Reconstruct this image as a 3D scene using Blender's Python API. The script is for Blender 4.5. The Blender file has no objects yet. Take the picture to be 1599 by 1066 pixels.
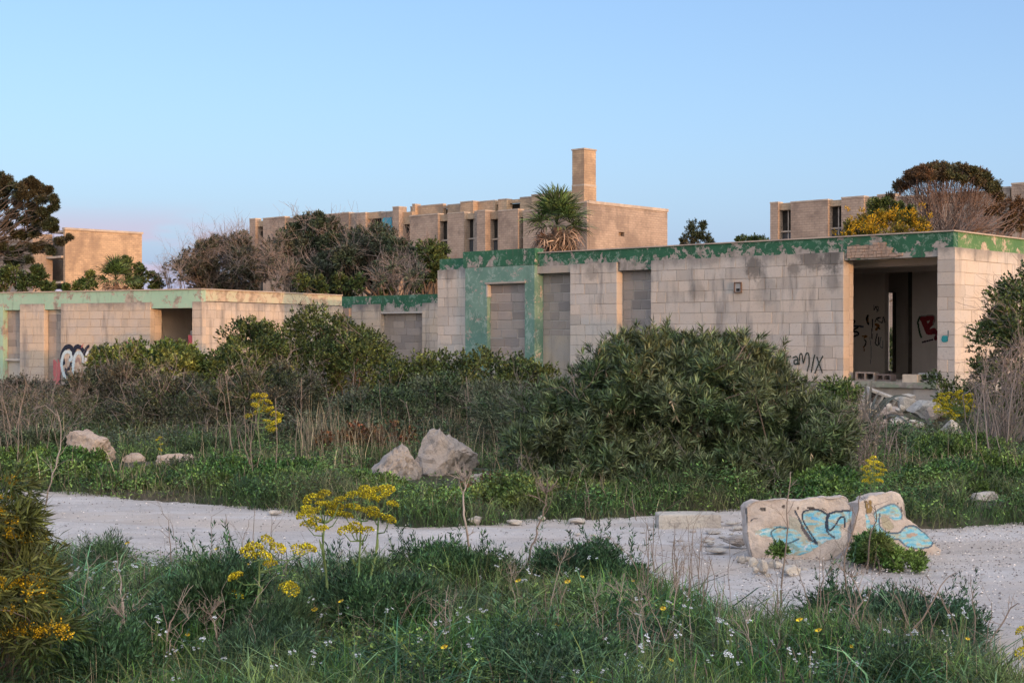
import bpy, bmesh, math, random
import numpy as np
from mathutils import Vector, Matrix, noise
random.seed(7)
RS = np.random.RandomState(11)
scene = bpy.context.scene
COL = scene.collection
# ------------------------------------------------------------------ camera, sky, sun, exposure
F, CX, HY, EYE = 2220.0, 799.5, 525.0, 1.7
cam_d = bpy.data.cameras.new("camera"); cam = bpy.data.objects.new("camera", cam_d); COL.objects.link(cam)
cam_d.lens = 50.0; cam_d.sensor_width = 36.0; cam_d.clip_start = 0.05; cam_d.clip_end = 3000
cam.location = (0, 0, EYE); cam.rotation_euler = (math.radians(90 - 0.206), 0, 0)
scene.camera = cam
SUN_EL = math.radians(3.2)
SUN_DIR = Vector((0.584 * math.cos(SUN_EL), -0.812 * math.cos(SUN_EL), math.sin(SUN_EL))).normalized()
world = bpy.data.worlds.new("World"); scene.world = world; world.use_nodes = True
wt = world.node_tree; wt.nodes.clear()
wo = wt.nodes.new("ShaderNodeOutputWorld"); bg = wt.nodes.new("ShaderNodeBackground")
sky = wt.nodes.new("ShaderNodeTexSky"); sky.sky_type = 'NISHITA'; sky.sun_disc = False
sky.sun_elevation = SUN_EL; sky.sun_rotation = math.atan2(SUN_DIR.x, SUN_DIR.y)
sky.air_density = 1.0; sky.dust_density = 3.0; sky.ozone_density = 2.2; sky.altitude = 0
bg.inputs['Strength'].default_value = 0.15
wt.links.new(bg.outputs[0], wo.inputs[0])
def wn(t, **k):
    n = wt.nodes.new(t)
    for a, b in k.items(): setattr(n, a, b)
    return n
# clouds low over the horizon on the left: noise on the view direction, in a bank between 2 and 6 degrees up
tc = wn("ShaderNodeTexCoord"); sp = wn("ShaderNodeSeparateXYZ"); wt.links.new(tc.outputs['Generated'], sp.inputs[0])
mp = wn("ShaderNodeMapping"); mp.inputs['Scale'].default_value = (9, 9, 34); wt.links.new(tc.outputs['Generated'], mp.inputs[0])
ns = wn("ShaderNodeTexNoise"); ns.inputs['Scale'].default_value = 1.3; ns.inputs['Detail'].default_value = 6; wt.links.new(mp.outputs[0], ns.inputs[0])
r1 = wn("ShaderNodeMapRange", interpolation_type='SMOOTHSTEP'); r1.inputs[1].default_value = 0.36; r1.inputs[2].default_value = 0.54; wt.links.new(ns.outputs[0], r1.inputs[0])
r2 = wn("ShaderNodeMapRange", interpolation_type='SMOOTHSTEP'); r2.inputs[1].default_value = 0.096; r2.inputs[2].default_value = 0.062; wt.links.new(sp.outputs[2], r2.inputs[0])
r3 = wn("ShaderNodeMapRange", interpolation_type='SMOOTHSTEP'); r3.inputs[1].default_value = -0.12; r3.inputs[2].default_value = -0.24; wt.links.new(sp.outputs[0], r3.inputs[0])
m1 = wn("ShaderNodeMath", operation='MULTIPLY'); wt.links.new(r1.outputs[0], m1.inputs[0]); wt.links.new(r2.outputs[0], m1.inputs[1])
m2 = wn("ShaderNodeMath", operation='MULTIPLY'); wt.links.new(m1.outputs[0], m2.inputs[0]); wt.links.new(r3.outputs[0], m2.inputs[1])
m3 = wn("ShaderNodeMath", operation='MULTIPLY'); m3.inputs[1].default_value = 0.95; wt.links.new(m2.outputs[0], m3.inputs[0])
def wramp(v, a, b, ca, cb):
    r = wn("ShaderNodeMapRange", interpolation_type='SMOOTHSTEP'); wt.links.new(v, r.inputs[0]); r.inputs[1].default_value = a; r.inputs[2].default_value = b
    m = wn("ShaderNodeMixRGB"); wt.links.new(r.outputs[0], m.inputs[0])
    for i, c in ((1, ca), (2, cb)):
        if isinstance(c, tuple): m.inputs[i].default_value = (*c, 1)
        else: wt.links.new(c, m.inputs[i])
    return m.outputs[0]
# the pale evening haze that the clear-air sky model lacks: blue over the whole sky, warm towards the low sun
dt = wn("ShaderNodeVectorMath", operation='DOT_PRODUCT'); wt.links.new(tc.outputs['Generated'], dt.inputs[0]); dt.inputs[1].default_value = Vector((SUN_DIR.x, SUN_DIR.y, 0.0)).normalized()
blue = wramp(sp.outputs[2], 0.02, 0.26, (0.54, 0.905, 1.74), (0.33, 0.50, 1.10))
blue = wramp(sp.outputs[2], 0.25, 0.95, blue, (1.15, 1.30, 1.62))
hz = wramp(dt.outputs['Value'], -0.35, 0.75, blue, (4.35, 3.95, 3.75))
ad = wn("ShaderNodeMixRGB", blend_type='ADD'); ad.inputs[0].default_value = 1.0; wt.links.new(sky.outputs[0], ad.inputs[1]); wt.links.new(hz, ad.inputs[2])
mx = wn("ShaderNodeMixRGB"); wt.links.new(m3.outputs[0], mx.inputs[0]); wt.links.new(ad.outputs[0], mx.inputs[1]); mx.inputs[2].default_value = (1.66, 1.48, 1.88, 1)
wt.links.new(mx.outputs[0], bg.inputs[0])
sun_d = bpy.data.lights.new("sun", 'SUN'); sun = bpy.data.objects.new("sun", sun_d); COL.objects.link(sun)
sun_d.energy = 0.84; sun_d.angle = math.radians(0.55); sun_d.color = (1.0, 0.47, 0.19)
sun.rotation_euler = SUN_DIR.to_track_quat('Z', 'Y').to_euler()
scene.view_settings.view_transform = 'Standard'; scene.view_settings.look = 'None'
scene.view_settings.gamma = 1.0; scene.view_settings.use_curve_mapping = False
scene.view_settings.exposure = 1.38
# ------------------------------------------------------------------ helpers
def W(px, py, Y):                     # a point of the place from its bearing, its height angle and its distance
    return Vector(((px - CX) / F * Y, Y, EYE + (HY - py) / F * Y))
def gY(py): return EYE * F / (py - HY)
def link(o, parent=None):
    COL.objects.link(o)
    if parent is not None: o.parent = parent
    return o
def tag(o, label=None, cat=None, group=None, kind=None):
    if label: o["label"] = label
    if cat: o["category"] = cat
    if group: o["group"] = group
    if kind: o["kind"] = kind
    return o
def empty(name, loc=(0, 0, 0), rz=0.0):
    o = bpy.data.objects.new(name, None); o.location = loc; o.rotation_euler = (0, 0, rz); o.empty_display_size = 0.2
    return link(o)
def mesh_obj(name, me, mat=None, parent=None):
    o = bpy.data.objects.new(name, me)
    if mat is not None and len(me.materials) == 0: me.materials.append(mat)
    return link(o, parent)
def np_mesh(name, V, Q, smooth=False):
    """V (n,3), Q (m,k) with k 3 or 4"""
    me = bpy.data.meshes.new(name); V = np.asarray(V, np.float32); Q = np.asarray(Q, np.int32)
    me.vertices.add(len(V)); me.vertices.foreach_set("co", V.ravel())
    me.loops.add(Q.size); me.loops.foreach_set("vertex_index", Q.ravel())
    me.polygons.add(len(Q)); me.polygons.foreach_set("loop_start", np.arange(0, Q.size, Q.shape[1], dtype=np.int32))
    if smooth: me.polygons.foreach_set("use_smooth", np.ones(len(Q), bool))
    me.update(calc_edges=True)
    return me
class MB:
    """collects boxes in a local frame, builds one mesh with wall UVs (u along, v up, metres)"""
    def __init__(s): s.v = []; s.f = []
    def box(s, x0, x1, y0, y1, z0, z1):
        n = len(s.v)
        s.v += [(x0, y0, z0), (x1, y0, z0), (x1, y1, z0), (x0, y1, z0), (x0, y0, z1), (x1, y0, z1), (x1, y1, z1), (x0, y1, z1)]
        s.f += [tuple(n + i for i in q) for q in ((3, 2, 1, 0), (4, 5, 6, 7), (0, 1, 5, 4), (1, 2, 6, 5), (2, 3, 7, 6), (3, 0, 4, 7))]
        return s
    def prism(s, pts, z0, z1):        # pts counter-clockwise seen from above
        n = len(s.v); k = len(pts)
        s.v += [(p[0], p[1], z0) for p in pts] + [(p[0], p[1], z1) for p in pts]
        s.f += [tuple(n + i for i in reversed(range(k))), tuple(n + k + i for i in range(k))]
        s.f += [(n + i, n + (i + 1) % k, n + k + (i + 1) % k, n + k + i) for i in range(k)]
        return s
    def build(s, name, mat, parent=None):
        me = bpy.data.meshes.new(name); me.from_pydata(s.v, [], s.f); me.update()
        uv = me.uv_layers.new(name="wall")
        for p in me.polygons:
            n = p.normal
            for li in p.loop_indices:
                c = me.vertices[me.loops[li].vertex_index].co
                if abs(n.z) > 0.7: uv.data[li].uv = (c.x, c.y)
                else:
                    tl = math.hypot(n.x, n.y) or 1; uv.data[li].uv = ((-n.y * c.x + n.x * c.y) / tl, c.z)
        return mesh_obj(name, me, mat, parent)
def norm(a):
    return a / np.maximum(np.linalg.norm(a, axis=-1, keepdims=True), 1e-9)
def rdirs(n, rs=RS): return norm(rs.normal(size=(n, 3)))
def leaf_arrays(P, D, N, L, Wd, bend=0.0):
    """rhombic leaves: base, two shoulders, tip"""
    S = norm(np.cross(D, N)); Up = np.cross(S, D)
    L = np.asarray(L).reshape(-1, 1); Wd = np.asarray(Wd).reshape(-1, 1)
    mid = P + D * L * 0.45 + Up * (L * bend)
    V = np.stack([P, mid + S * Wd * .5, P + D * L, mid - S * Wd * .5], 1).reshape(-1, 3)
    Q = np.arange(len(P) * 4).reshape(-1, 4)
    return V, Q
def leaves(name, P, D, N, L, Wd, mat, parent=None, bend=0.0):
    V, Q = leaf_arrays(P, D, N, L, Wd, bend)
    return mesh_obj(name, np_mesh(name, V, Q), mat, parent)
def blades_mesh(name, P, A, H, Wd, lean):
    """grass blades: root P, azimuth A, height H, width, lean 0..1.5; 3 segments"""
    n = len(P); ts = np.array([0, .35, .7, 1.0]); H = H.reshape(-1, 1); lean = lean.reshape(-1, 1)
    dx = np.cos(A).reshape(-1, 1); dy = np.sin(A).reshape(-1, 1)
    t = ts.reshape(1, -1)
    out = H * lean * t ** 2.0; up = H * (t - 0.45 * lean * t ** 2.6)
    X = P[:, :1] + dx * out; Y = P[:, 1:2] + dy * out; Z = P[:, 2:3] + up
    tw = RS.uniform(0, math.pi, n).reshape(-1, 1)
    sx = np.cos(tw); sy = np.sin(tw); w = Wd.reshape(-1, 1) * np.array([[.5, .5, .36]])
    V = np.zeros((n, 7, 3))
    for i in range(3):
        V[:, 2 * i, 0] = X[:, i] - sx[:, 0] * w[:, i]; V[:, 2 * i, 1] = Y[:, i] - sy[:, 0] * w[:, i]; V[:, 2 * i, 2] = Z[:, i]
        V[:, 2 * i + 1, 0] = X[:, i] + sx[:, 0] * w[:, i]; V[:, 2 * i + 1, 1] = Y[:, i] + sy[:, 0] * w[:, i]; V[:, 2 * i + 1, 2] = Z[:, i]
    V[:, 6, 0] = X[:, 3]; V[:, 6, 1] = Y[:, 3]; V[:, 6, 2] = Z[:, 3]
    T = np.array([[0, 1, 3], [0, 3, 2], [2, 3, 5], [2, 5, 4], [4, 5, 6]])
    Q = (np.arange(n).reshape(-1, 1, 1) * 7 + T[None]).reshape(-1, 3)
    return np_mesh(name, V.reshape(-1, 3), Q)
def tubes_mesh(name, items, sides=4):
    """items: (points, r0, r1)"""
    VV = []; QQ = []; off = 0; ang = np.arange(sides) * 2 * math.pi / sides
    for pts, r0, r1 in items:
        p = np.asarray(pts, float); m = len(p)
        if m < 2: continue
        d = np.gradient(p, axis=0); d = norm(d)
        ref = np.array([0.31, 0.2, 0.93]) if abs(d[0, 2]) < .9 else np.array([1., 0.1, 0])
        s = norm(np.cross(d, ref)); u = np.cross(s, d)
        r = np.linspace(r0, r1, m).reshape(-1, 1, 1)
        ring = p[:, None] + r * (np.cos(ang)[None, :, None] * s[:, None] + np.sin(ang)[None, :, None] * u[:, None])
        VV.append(ring.reshape(-1, 3))
        i = np.arange(m - 1).reshape(-1, 1) * sides; j = np.arange(sides).reshape(1, -1); j2 = (j + 1) % sides
        QQ.append(np.stack([off + i + j, off + i + j2, off + i + sides + j2, off + i + sides + j], -1).reshape(-1, 4))
        off += m * sides
    return np_mesh(name, np.concatenate(VV), np.concatenate(QQ), smooth=True)
def tubes(name, items, mat, parent=None, sides=4):
    return mesh_obj(name, tubes_mesh(name, items, sides), mat, parent)
def grow(p, d, L, r, depth, out, rng, spread=.5, split=(2, 3), wander=.18, up=.05, shrink=.72, seg=4, tips=None):
    pts = [np.array(p, float)]; d = np.array(d, float)
    for _ in range(seg):
        d = d + rng.normal(size=3) * wander; d[2] += up; d /= np.linalg.norm(d)
        pts.append(pts[-1] + d * L / seg)
    out.append((np.array(pts), r, r * .6))
    if depth <= 0:
        if tips is not None: tips.append((pts[-1], d))
        return
    for _ in range(rng.randint(split[0], split[1] + 1)):
        k = rng.randint(max(1, seg - 2), seg + 1)
        nd = d + rng.normal(size=3) * spread; nd /= np.linalg.norm(nd)
        grow(pts[k], nd, L * shrink * rng.uniform(.8, 1.15), r * .6, depth - 1, out, rng, spread, split, wander, up, shrink, seg, tips)
def copy_tree(o, parent=None):
    c = o.copy(); COL.objects.link(c)
    if parent is not None: c.parent = parent
    for ch in list(o.children): copy_tree(ch, c)
    return c
# ------------------------------------------------------------------ material helpers
class NT:
    def __init__(s, name):
        s.m = bpy.data.materials.new(name); s.m.use_nodes = True; s.t = s.m.node_tree; s.t.nodes.clear()
        s.out = s.t.nodes.new("ShaderNodeOutputMaterial"); s.bsdf = s.t.nodes.new("ShaderNodeBsdfPrincipled")
        s.t.links.new(s.bsdf.outputs[0], s.out.inputs[0]); s.bsdf.inputs['Specular IOR Level'].default_value = 0.25
        s.bsdf.inputs['Roughness'].default_value = 0.9
        s.geo = s.t.nodes.new("ShaderNodeNewGeometry"); s.pos = s.geo.outputs['Position']
    def put(s, sock, v):
        if isinstance(v, bpy.types.NodeSocket): s.t.links.new(v, sock)
        elif isinstance(v, (tuple, list)) and len(v) == 3 and sock.type == 'RGBA': sock.default_value = (*v, 1)
        else: sock.default_value = v
    def noise(s, scale, detail=4, rough=.55, vec=None, stretch=None, dist=0.0):
        n = s.t.nodes.new("ShaderNodeTexNoise"); n.inputs['Scale'].default_value = scale; n.inputs['Detail'].default_value = detail
        n.inputs['Roughness'].default_value = rough; n.inputs['Distortion'].default_value = dist
        v = vec or s.pos
        if stretch:
            mpn = s.t.nodes.new("ShaderNodeMapping"); mpn.inputs['Scale'].default_value = stretch; s.t.links.new(v, mpn.inputs[0]); v = mpn.outputs[0]
        s.t.links.new(v, n.inputs[0]); return n.outputs[0]
    def rng(s, v, a, b, c=0.0, d=1.0):
        n = s.t.nodes.new("ShaderNodeMapRange"); n.interpolation_type = 'SMOOTHSTEP'
        s.put(n.inputs[0], v)
        for i, k in enumerate((a, b, c, d)): s.put(n.inputs[i + 1], k)
        return n.outputs[0]
    def mix(s, f, a, b, mode='MIX'):
        n = s.t.nodes.new("ShaderNodeMixRGB"); n.blend_type = mode
        s.put(n.inputs[0], f); s.put(n.inputs[1], a); s.put(n.inputs[2], b); return n.outputs[0]
    def math(s, op, a, b=0.0, clamp=False):
        n = s.t.nodes.new("ShaderNodeMath"); n.operation = op; n.use_clamp = clamp; s.put(n.inputs[0], a); s.put(n.inputs[1], b); return n.outputs[0]
    def z(s):
        n = s.t.nodes.new("ShaderNodeSeparateXYZ"); s.t.links.new(s.pos, n.inputs[0]); return n.outputs[2]
    def objrand(s): return s.t.nodes.new("ShaderNodeObjectInfo").outputs['Random']
    def bump(s, h, dist=.01, strength=1.0):
        n = s.t.nodes.new("ShaderNodeBump"); n.inputs['Distance'].default_value = dist; n.inputs['Strength'].default_value = strength
        s.t.links.new(h, n.inputs['Height']); s.t.links.new(n.outputs[0], s.bsdf.inputs['Normal'])
    def color(s, v): s.put(s.bsdf.inputs['Base Color'], v); return s
def stone_mat(name, light, dark, cream, streak=.5, topz=None, dirtz=0.6, var=.22, fine=1.0, mortar=False, patches=()):
    s = NT(name); r = s.objrand()
    c = s.mix(s.rng(s.noise(1.3, 5), .38, .62), light, cream)
    if not mortar:
        c = s.mix(s.rng(r, .72, 1.0), c, cream)
        c = s.mix(s.math('MULTIPLY', s.rng(r, .0, .25, 1, 0), .16), c, dark)
        k = s.rng(r, 0, 1, 1 - var, 1 + var * .6)
        c = s.mix(1.0, c, k, 'MULTIPLY')
    st = s.rng(s.noise(2.2, 5, .6, stretch=(1.6, 1.6, .28)), .50, .72)
    c = s.mix(s.math('MULTIPLY', st, streak), c, dark)
    pock = s.rng(s.noise(26, 3, .7), .56, .70)
    c = s.mix(s.math('MULTIPLY', pock, .4 * fine), c, dark)
    if topz:
        tz = s.rng(s.math('ADD', s.z(), s.math('MULTIPLY', s.noise(1.7, 5, .65), .95)), topz, topz + .42)
        c = s.mix(s.math('MULTIPLY', tz, .75), c, tuple(x * .75 for x in dark))
    for (px_, py_, pz_, pr_, pk_) in patches:                      # black weathering crust in patches of their own
        vd = s.t.nodes.new("ShaderNodeVectorMath"); vd.operation = 'DISTANCE'; s.t.links.new(s.pos, vd.inputs[0]); vd.inputs[1].default_value = (px_, py_, pz_)
        m_ = s.rng(s.math('ADD', vd.outputs['Value'], s.math('MULTIPLY', s.noise(4.5, 6, .75), pr_ * 1.8)), pr_ * 1.25, pr_ * 1.85, pk_, 0.0)
        c = s.mix(m_, c, (.085, .083, .08))
    bz = s.rng(s.math('ADD', s.z(), s.math('MULTIPLY', s.noise(1.1, 4), .7)), dirtz + .2, dirtz + .9, .55, 0)
    c = s.mix(s.math('MULTIPLY', bz, .8), c, dark)
    s.color(c)
    h = s.math('ADD', s.noise(14, 6, .75), s.math('MULTIPLY', s.noise(75, 3, .6), .45))
    s.bump(h, .012, .8)
    return s.m
def leaf_mat(name, a, b, c=None, trans=.25, clump=1.6, rough=.55, spec=.3, var=.35):
    """a, b, c: leaf colours mixed leaf by leaf and, more slowly, over the plant (young and old growth)"""
    s = NT(name); isl = s.geo.outputs['Random Per Island']
    col = s.mix(s.rng(isl, .15, .85), a, b)
    col = s.mix(s.rng(s.noise(clump, 3), .42, .60), col, s.mix(.5, b, a) if c is None else c) if c is not None else col
    wnz = s.t.nodes.new("ShaderNodeTexWhiteNoise"); wnz.noise_dimensions = '1D'; s.t.links.new(isl, wnz.inputs['W'])
    k = s.math('MULTIPLY', s.rng(s.noise(3.1, 3), .3, .7, 1 - var, 1 + var), s.math('ADD', .42, s.math('MULTIPLY', s.math('POWER', wnz.outputs[0], 2.6), 1.75)))
    col = s.mix(1.0, col, k, 'MULTIPLY'); s.color(col)
    s.bsdf.inputs['Roughness'].default_value = rough; s.bsdf.inputs['Specular IOR Level'].default_value = spec
    if trans > 0:
        trans = trans * .55
        tr = s.t.nodes.new("ShaderNodeBsdfTranslucent"); s.t.links.new(col, tr.inputs[0])
        mxs = s.t.nodes.new("ShaderNodeMixShader"); mxs.inputs[0].default_value = trans
        s.t.links.new(s.bsdf.outputs[0], mxs.inputs[1]); s.t.links.new(tr.outputs[0], mxs.inputs[2]); s.t.links.new(mxs.outputs[0], s.out.inputs[0])
    return s.m
def plain_mat(name, a, b, scale=8, bump=.0, rough=.9, island=False):
    s = NT(name); c = s.mix(s.rng(s.noise(scale, 5), .35, .65), a, b)
    if island: c = s.mix(s.rng(s.geo.outputs['Random Per Island'], 0, 1), c, s.mix(.5, a, b)); 
    s.color(c); s.bsdf.inputs['Roughness'].default_value = rough
    if bump: s.bump(s.noise(scale * 4, 6, .7), bump, 1)
    return s.m
def peel_mat(name, paint, paint2, under, cover=.5, stain=(.12, .11, .10), scale=2.4, pale=None, top=None):
    """old paint flaking off render"""
    s = NT(name)
    n1 = s.noise(scale, 8, .68, dist=.4); n2 = s.noise(scale * 5, 5, .7)
    h = s.math('ADD', n1, s.math('MULTIPLY', s.math('SUBTRACT', n2, .5), .28))
    if top is not None: h = s.math('ADD', h, s.math('MULTIPLY', s.math('SUBTRACT', s.z(), top), .32))      # bare first along the lower edge
    m = s.rng(h, cover - .012, cover + .012)
    p = s.mix(s.rng(s.noise(1.1, 5), .35, .65), paint, paint2)
    if pale is not None: p = s.mix(s.math('MULTIPLY', s.rng(s.noise(4.2, 7, .75, dist=1.2), .52, .60), .65), p, pale)
    p = s.mix(s.math('MULTIPLY', s.rng(s.noise(3, 5, .6, stretch=(2, 2, .5)), .55, .75), .35), p, stain)
    u = s.mix(s.rng(s.noise(6, 5), .4, .65), under, tuple(x * .62 for x in under))
    s.color(s.mix(m, u, p))
    s.bump(s.math('ADD', s.math('MULTIPLY', m, .5), s.math('MULTIPLY', s.noise(40, 4), .5)), .008, .8)
    return s.m
def attr_mat(name, base=None):
    s = NT(name); a = s.t.nodes.new("ShaderNodeVertexColor"); a.layer_name = "paint"
    if base is None:
        k = s.rng(s.noise(22, 5, .7), .3, .7, .8, 1.12); s.color(s.mix(1.0, a.outputs[0], k, 'MULTIPLY'))
    else:
        c = s.mix(s.rng(s.noise(5, 6, .6), .35, .68), base[0], base[1])
        c = s.mix(s.math('MULTIPLY', s.rng(s.noise(30, 4, .7), .57, .72), .6), c, base[2])
        c = s.mix(s.math('MULTIPLY', s.rng(s.noise(2.4, 5), .55, .7), .45), c, base[2])
        w = s.math('MULTIPLY', a.outputs[1], s.rng(s.noise(24, 5, .75), .28, .46, .35, 1))
        s.color(s.mix(w, c, a.outputs[0])); s.bump(s.math('ADD', s.noise(18, 7, .75), s.math('MULTIPLY', s.noise(90, 3), .35)), .016, .9)
    s.bsdf.inputs['Roughness'].default_value = .8
    return s.m
# ------------------------------------------------------------------ materials
def onA(px, py):
    k = (px - CX) / F; C = (9.39, 30.2); Rr = (.734, -.679); x = (k * C[1] - C[0]) / (Rr[0] - k * Rr[1]); Yw = C[1] + x * Rr[1]
    return (C[0] + x * Rr[0], Yw, EYE + (HY - py) / F * Yw)
PATCH = [(*onA(px, py), r, k) for px, py, r, k in ((1178, 418, .38, .75), (1265, 402, .42, .7), (1300, 405, .4, .8), (1240, 420, .25, .6), (1090, 455, .35, .35), (1195, 455, .5, .3), (1300, 440, .3, .4), (925, 425, .3, .4), (700, 430, .3, .35))]
LIME = stone_mat("limestone_block", (.52, .485, .445), (.21, .205, .20), (.54, .475, .41), .7, topz=3.80, dirtz=.1, var=.07, patches=PATCH)
LIMEB = stone_mat("limestone_block_aged", (.50, .44, .385), (.20, .19, .185), (.53, .44, .35), .7, topz=3.0, dirtz=.0, var=.06)
MORT = stone_mat("lime_mortar", (.38, .345, .31), (.17, .16, .155), (.38, .335, .29), .4, mortar=True)
CBLK = stone_mat("concrete_block", (.30, .27, .255), (.20, .185, .18), (.33, .285, .25), .3, dirtz=-3, var=.18)
CMORT = stone_mat("pale_mortar", (.46, .43, .40), (.30, .28, .26), (.46, .43, .40), .2, dirtz=-3, mortar=True)
RENDER = stone_mat("old_render", (.36, .33, .30), (.17, .16, .15), (.42, .36, .29), .5, dirtz=0.1, mortar=True)
INT = stone_mat("interior_plaster", (.78, .67, .59), (.54, .46, .41), (.74, .63, .54), .25, dirtz=0.5, mortar=True, fine=.3)
GREEN = peel_mat("flaking_green_paint", (.028, .105, .06), (.035, .13, .075), (.36, .33, .30), .45, pale=(.20, .31, .25), top=3.76)
GREENC = peel_mat("flaking_green_paint_low", (.028, .105, .06), (.035, .13, .075), (.36, .33, .30), .43, pale=(.17, .29, .23), top=2.95)
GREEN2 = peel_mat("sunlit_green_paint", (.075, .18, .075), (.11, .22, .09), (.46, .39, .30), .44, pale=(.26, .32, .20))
TEAL = peel_mat("flaking_teal_paint", (.11, .22, .18), (.17, .29, .24), (.40, .38, .34), .40, pale=(.33, .42, .38), scale=3.5)
MINT = peel_mat("flaking_mint_paint", (.30, .47, .36), (.34, .50, .38), (.38, .34, .29), .43, pale=(.38, .48, .38))
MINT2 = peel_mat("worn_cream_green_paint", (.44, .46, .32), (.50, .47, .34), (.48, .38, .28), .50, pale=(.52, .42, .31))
BRICKC = stone_mat("exposed_masonry", (.38, .28, .22), (.10, .075, .06), (.44, .33, .25), .7, dirtz=-3, mortar=True)
def far_mat(name, light, cream, dark, bw=.55, bh=.235):
    s = NT(name); uvn = s.t.nodes.new("ShaderNodeUVMap"); uvn.uv_map = "wall"
    b = s.t.nodes.new("ShaderNodeTexBrick"); s.t.links.new(uvn.outputs[0], b.inputs[0])
    b.inputs['Scale'].default_value = 1.0; b.inputs['Brick Width'].default_value = bw; b.inputs['Row Height'].default_value = bh
    b.inputs['Mortar Size'].default_value = .02; b.inputs['Mortar Smooth'].default_value = .3; b.inputs['Bias'].default_value = 0
    s.put(b.inputs['Color1'], light); s.put(b.inputs['Color2'], cream); s.put(b.inputs['Mortar'], tuple((p + q) / 2 for p, q in zip(dark, cream)))
    c = s.mix(s.math('MULTIPLY', s.rng(s.noise(.35, 6, .65), .44, .64), .65), b.outputs[0], dark)
    c = s.mix(s.math('MULTIPLY', s.rng(s.noise(.9, 5, .6, stretch=(1, 1, .25)), .5, .72), .5), c, dark)
    c = s.mix(s.math('MULTIPLY', s.rng(s.noise(1.4, 4, .6, stretch=(.5, .5, 3)), .5, .7), .35), c, dark)
    s.color(c); s.bump(s.math('ADD', b.outputs[1], s.noise(6, 4)), .03, .5)
    s.t.nodes[-1].invert = False
    return s.m
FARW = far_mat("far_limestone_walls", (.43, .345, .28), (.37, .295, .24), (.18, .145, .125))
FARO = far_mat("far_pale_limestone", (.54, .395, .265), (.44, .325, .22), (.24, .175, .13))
FARTOP = plain_mat("concrete_coping", (.36, .31, .27), (.48, .41, .34), 1.2, .01)
DARK = plain_mat("dark_window_void", (.022, .02, .018), (.04, .036, .032), 2)  # near-black sheets standing in for unlit rooms and hollows
METAL = plain_mat("rusty_metal", (.10, .06, .045), (.16, .12, .10), 20, .002)
GLASS = NT("old_window_glass"); GLASS.color((.05, .06, .07)); GLASS.bsdf.inputs['Roughness'].default_value = .12; GLASS.bsdf.inputs['Specular IOR Level'].default_value = .6; GLASS = GLASS.m
ROCK = None
def rock_mat(name, a, b, dark):
    s = NT(name); c = s.mix(s.rng(s.noise(3.2, 7, .65), .38, .62), a, b)
    c = s.mix(s.math('MULTIPLY', s.rng(s.noise(7, 6, .7, dist=.8), .52, .66), .65), c, dark)
    c = s.mix(s.math('MULTIPLY', s.rng(s.noise(34, 3, .7), .55, .7), .5), c, dark)
    s.color(c); s.bump(s.math('ADD', s.noise(9, 8, .72), s.math('MULTIPLY', s.noise(45, 4), .3)), .035, 1)
    return s.m
ROCK = rock_mat("weathered_grey_limestone", (.34, .31, .29), (.46, .38, .32), (.15, .14, .135))
ROCKP = rock_mat("pink_limestone", (.50, .40, .33), (.43, .34, .28), (.24, .18, .15))
RUB = rock_mat("pale_rubble", (.58, .53, .46), (.46, .41, .36), (.25, .22, .20))
CHUNK = attr_mat("concrete_chunk", ((.60, .51, .44), (.50, .41, .35), (.27, .225, .20)))
PAINT = attr_mat("sprayed_paint")
OLE = leaf_mat("oleander_leaf", (.056, .100, .042), (.115, .165, .066), (.135, .165, .078), trans=.18, rough=.42, spec=.4)
LENT = leaf_mat("lentisk_leaf", (0.031, 0.058, 0.020), (0.065, 0.105, 0.033), (0.101, 0.133, 0.036), trans=.2)
BRI = leaf_mat("bright_shrub_leaf", (0.060, 0.112, 0.030), (0.128, 0.188, 0.045), (0.180, 0.210, 0.060), trans=.25)
BRN = leaf_mat("brown_scrub_leaf", (.048, .054, .038), (.075, .072, .055), (.060, .068, .040), trans=.15)
MIDG = leaf_mat("grey_green_weed", (.048, .088, .036), (.105, .150, .066), (.12, .135, .08), trans=.3)
GRF = leaf_mat("bank_grass_blade", (.045, .095, .028), (.095, .155, .048), (.14, .15, .07), trans=.35, clump=.9)
TAM = leaf_mat("grey_green_crown", (.042, .066, .036), (.078, .108, .060), (.076, .090, .064), trans=.2, clump=.5)
PINE = leaf_mat("pine_needles", (.032, .046, .020), (.055, .066, .030), (.075, .066, .036), trans=.15, clump=.8)
UMB = leaf_mat("umbrella_crown", (.055, .070, .028), (.10, .098, .038), (.15, .085, .042), trans=.2, clump=.45)
FEND = leaf_mat("dark_feathery_leaf", (.036, .095, .038), (.075, .150, .055), (.055, .115, .060), trans=.3)
SCR = leaf_mat("olive_scrub_leaf", (.055, .078, .034), (.098, .118, .055), (.098, .092, .060), trans=.2)
ACA = leaf_mat("acacia_leaf", (.10, .12, .02), (.16, .15, .03), (.22, .17, .02), trans=.3)
ACAF = leaf_mat("acacia_blossom", (.48, .31, .01), (.40, .24, .01), None, trans=.3)
ACAL = leaf_mat("near_acacia_leaf", (.042, .085, .024), (.085, .125, .030), (.11, .115, .03), trans=.3)
FEN = leaf_mat("fennel_foliage", (0.042, 0.091, 0.053), (0.077, 0.142, 0.067), (0.097, 0.158, 0.058), trans=.3)
GRA = leaf_mat("grass_blade", (.052, .145, .036), (.115, .235, .055), (.17, .23, .08), trans=.45, clump=1.2)
GRB = leaf_mat("bluish_grass_blade", (.052, .150, .070), (.115, .235, .12), (.15, .21, .08), trans=.45, clump=1.2)
GRD = leaf_mat("ground_cover_leaf", (0.048, 0.120, 0.032), (0.096, 0.192, 0.048), (0.160, 0.240, 0.056), trans=.3, clump=1.5)
STRAW = leaf_mat("dry_grass", (0.345, 0.276, 0.172), (0.230, 0.184, 0.127), (0.414, 0.333, 0.218), trans=.3)
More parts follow.
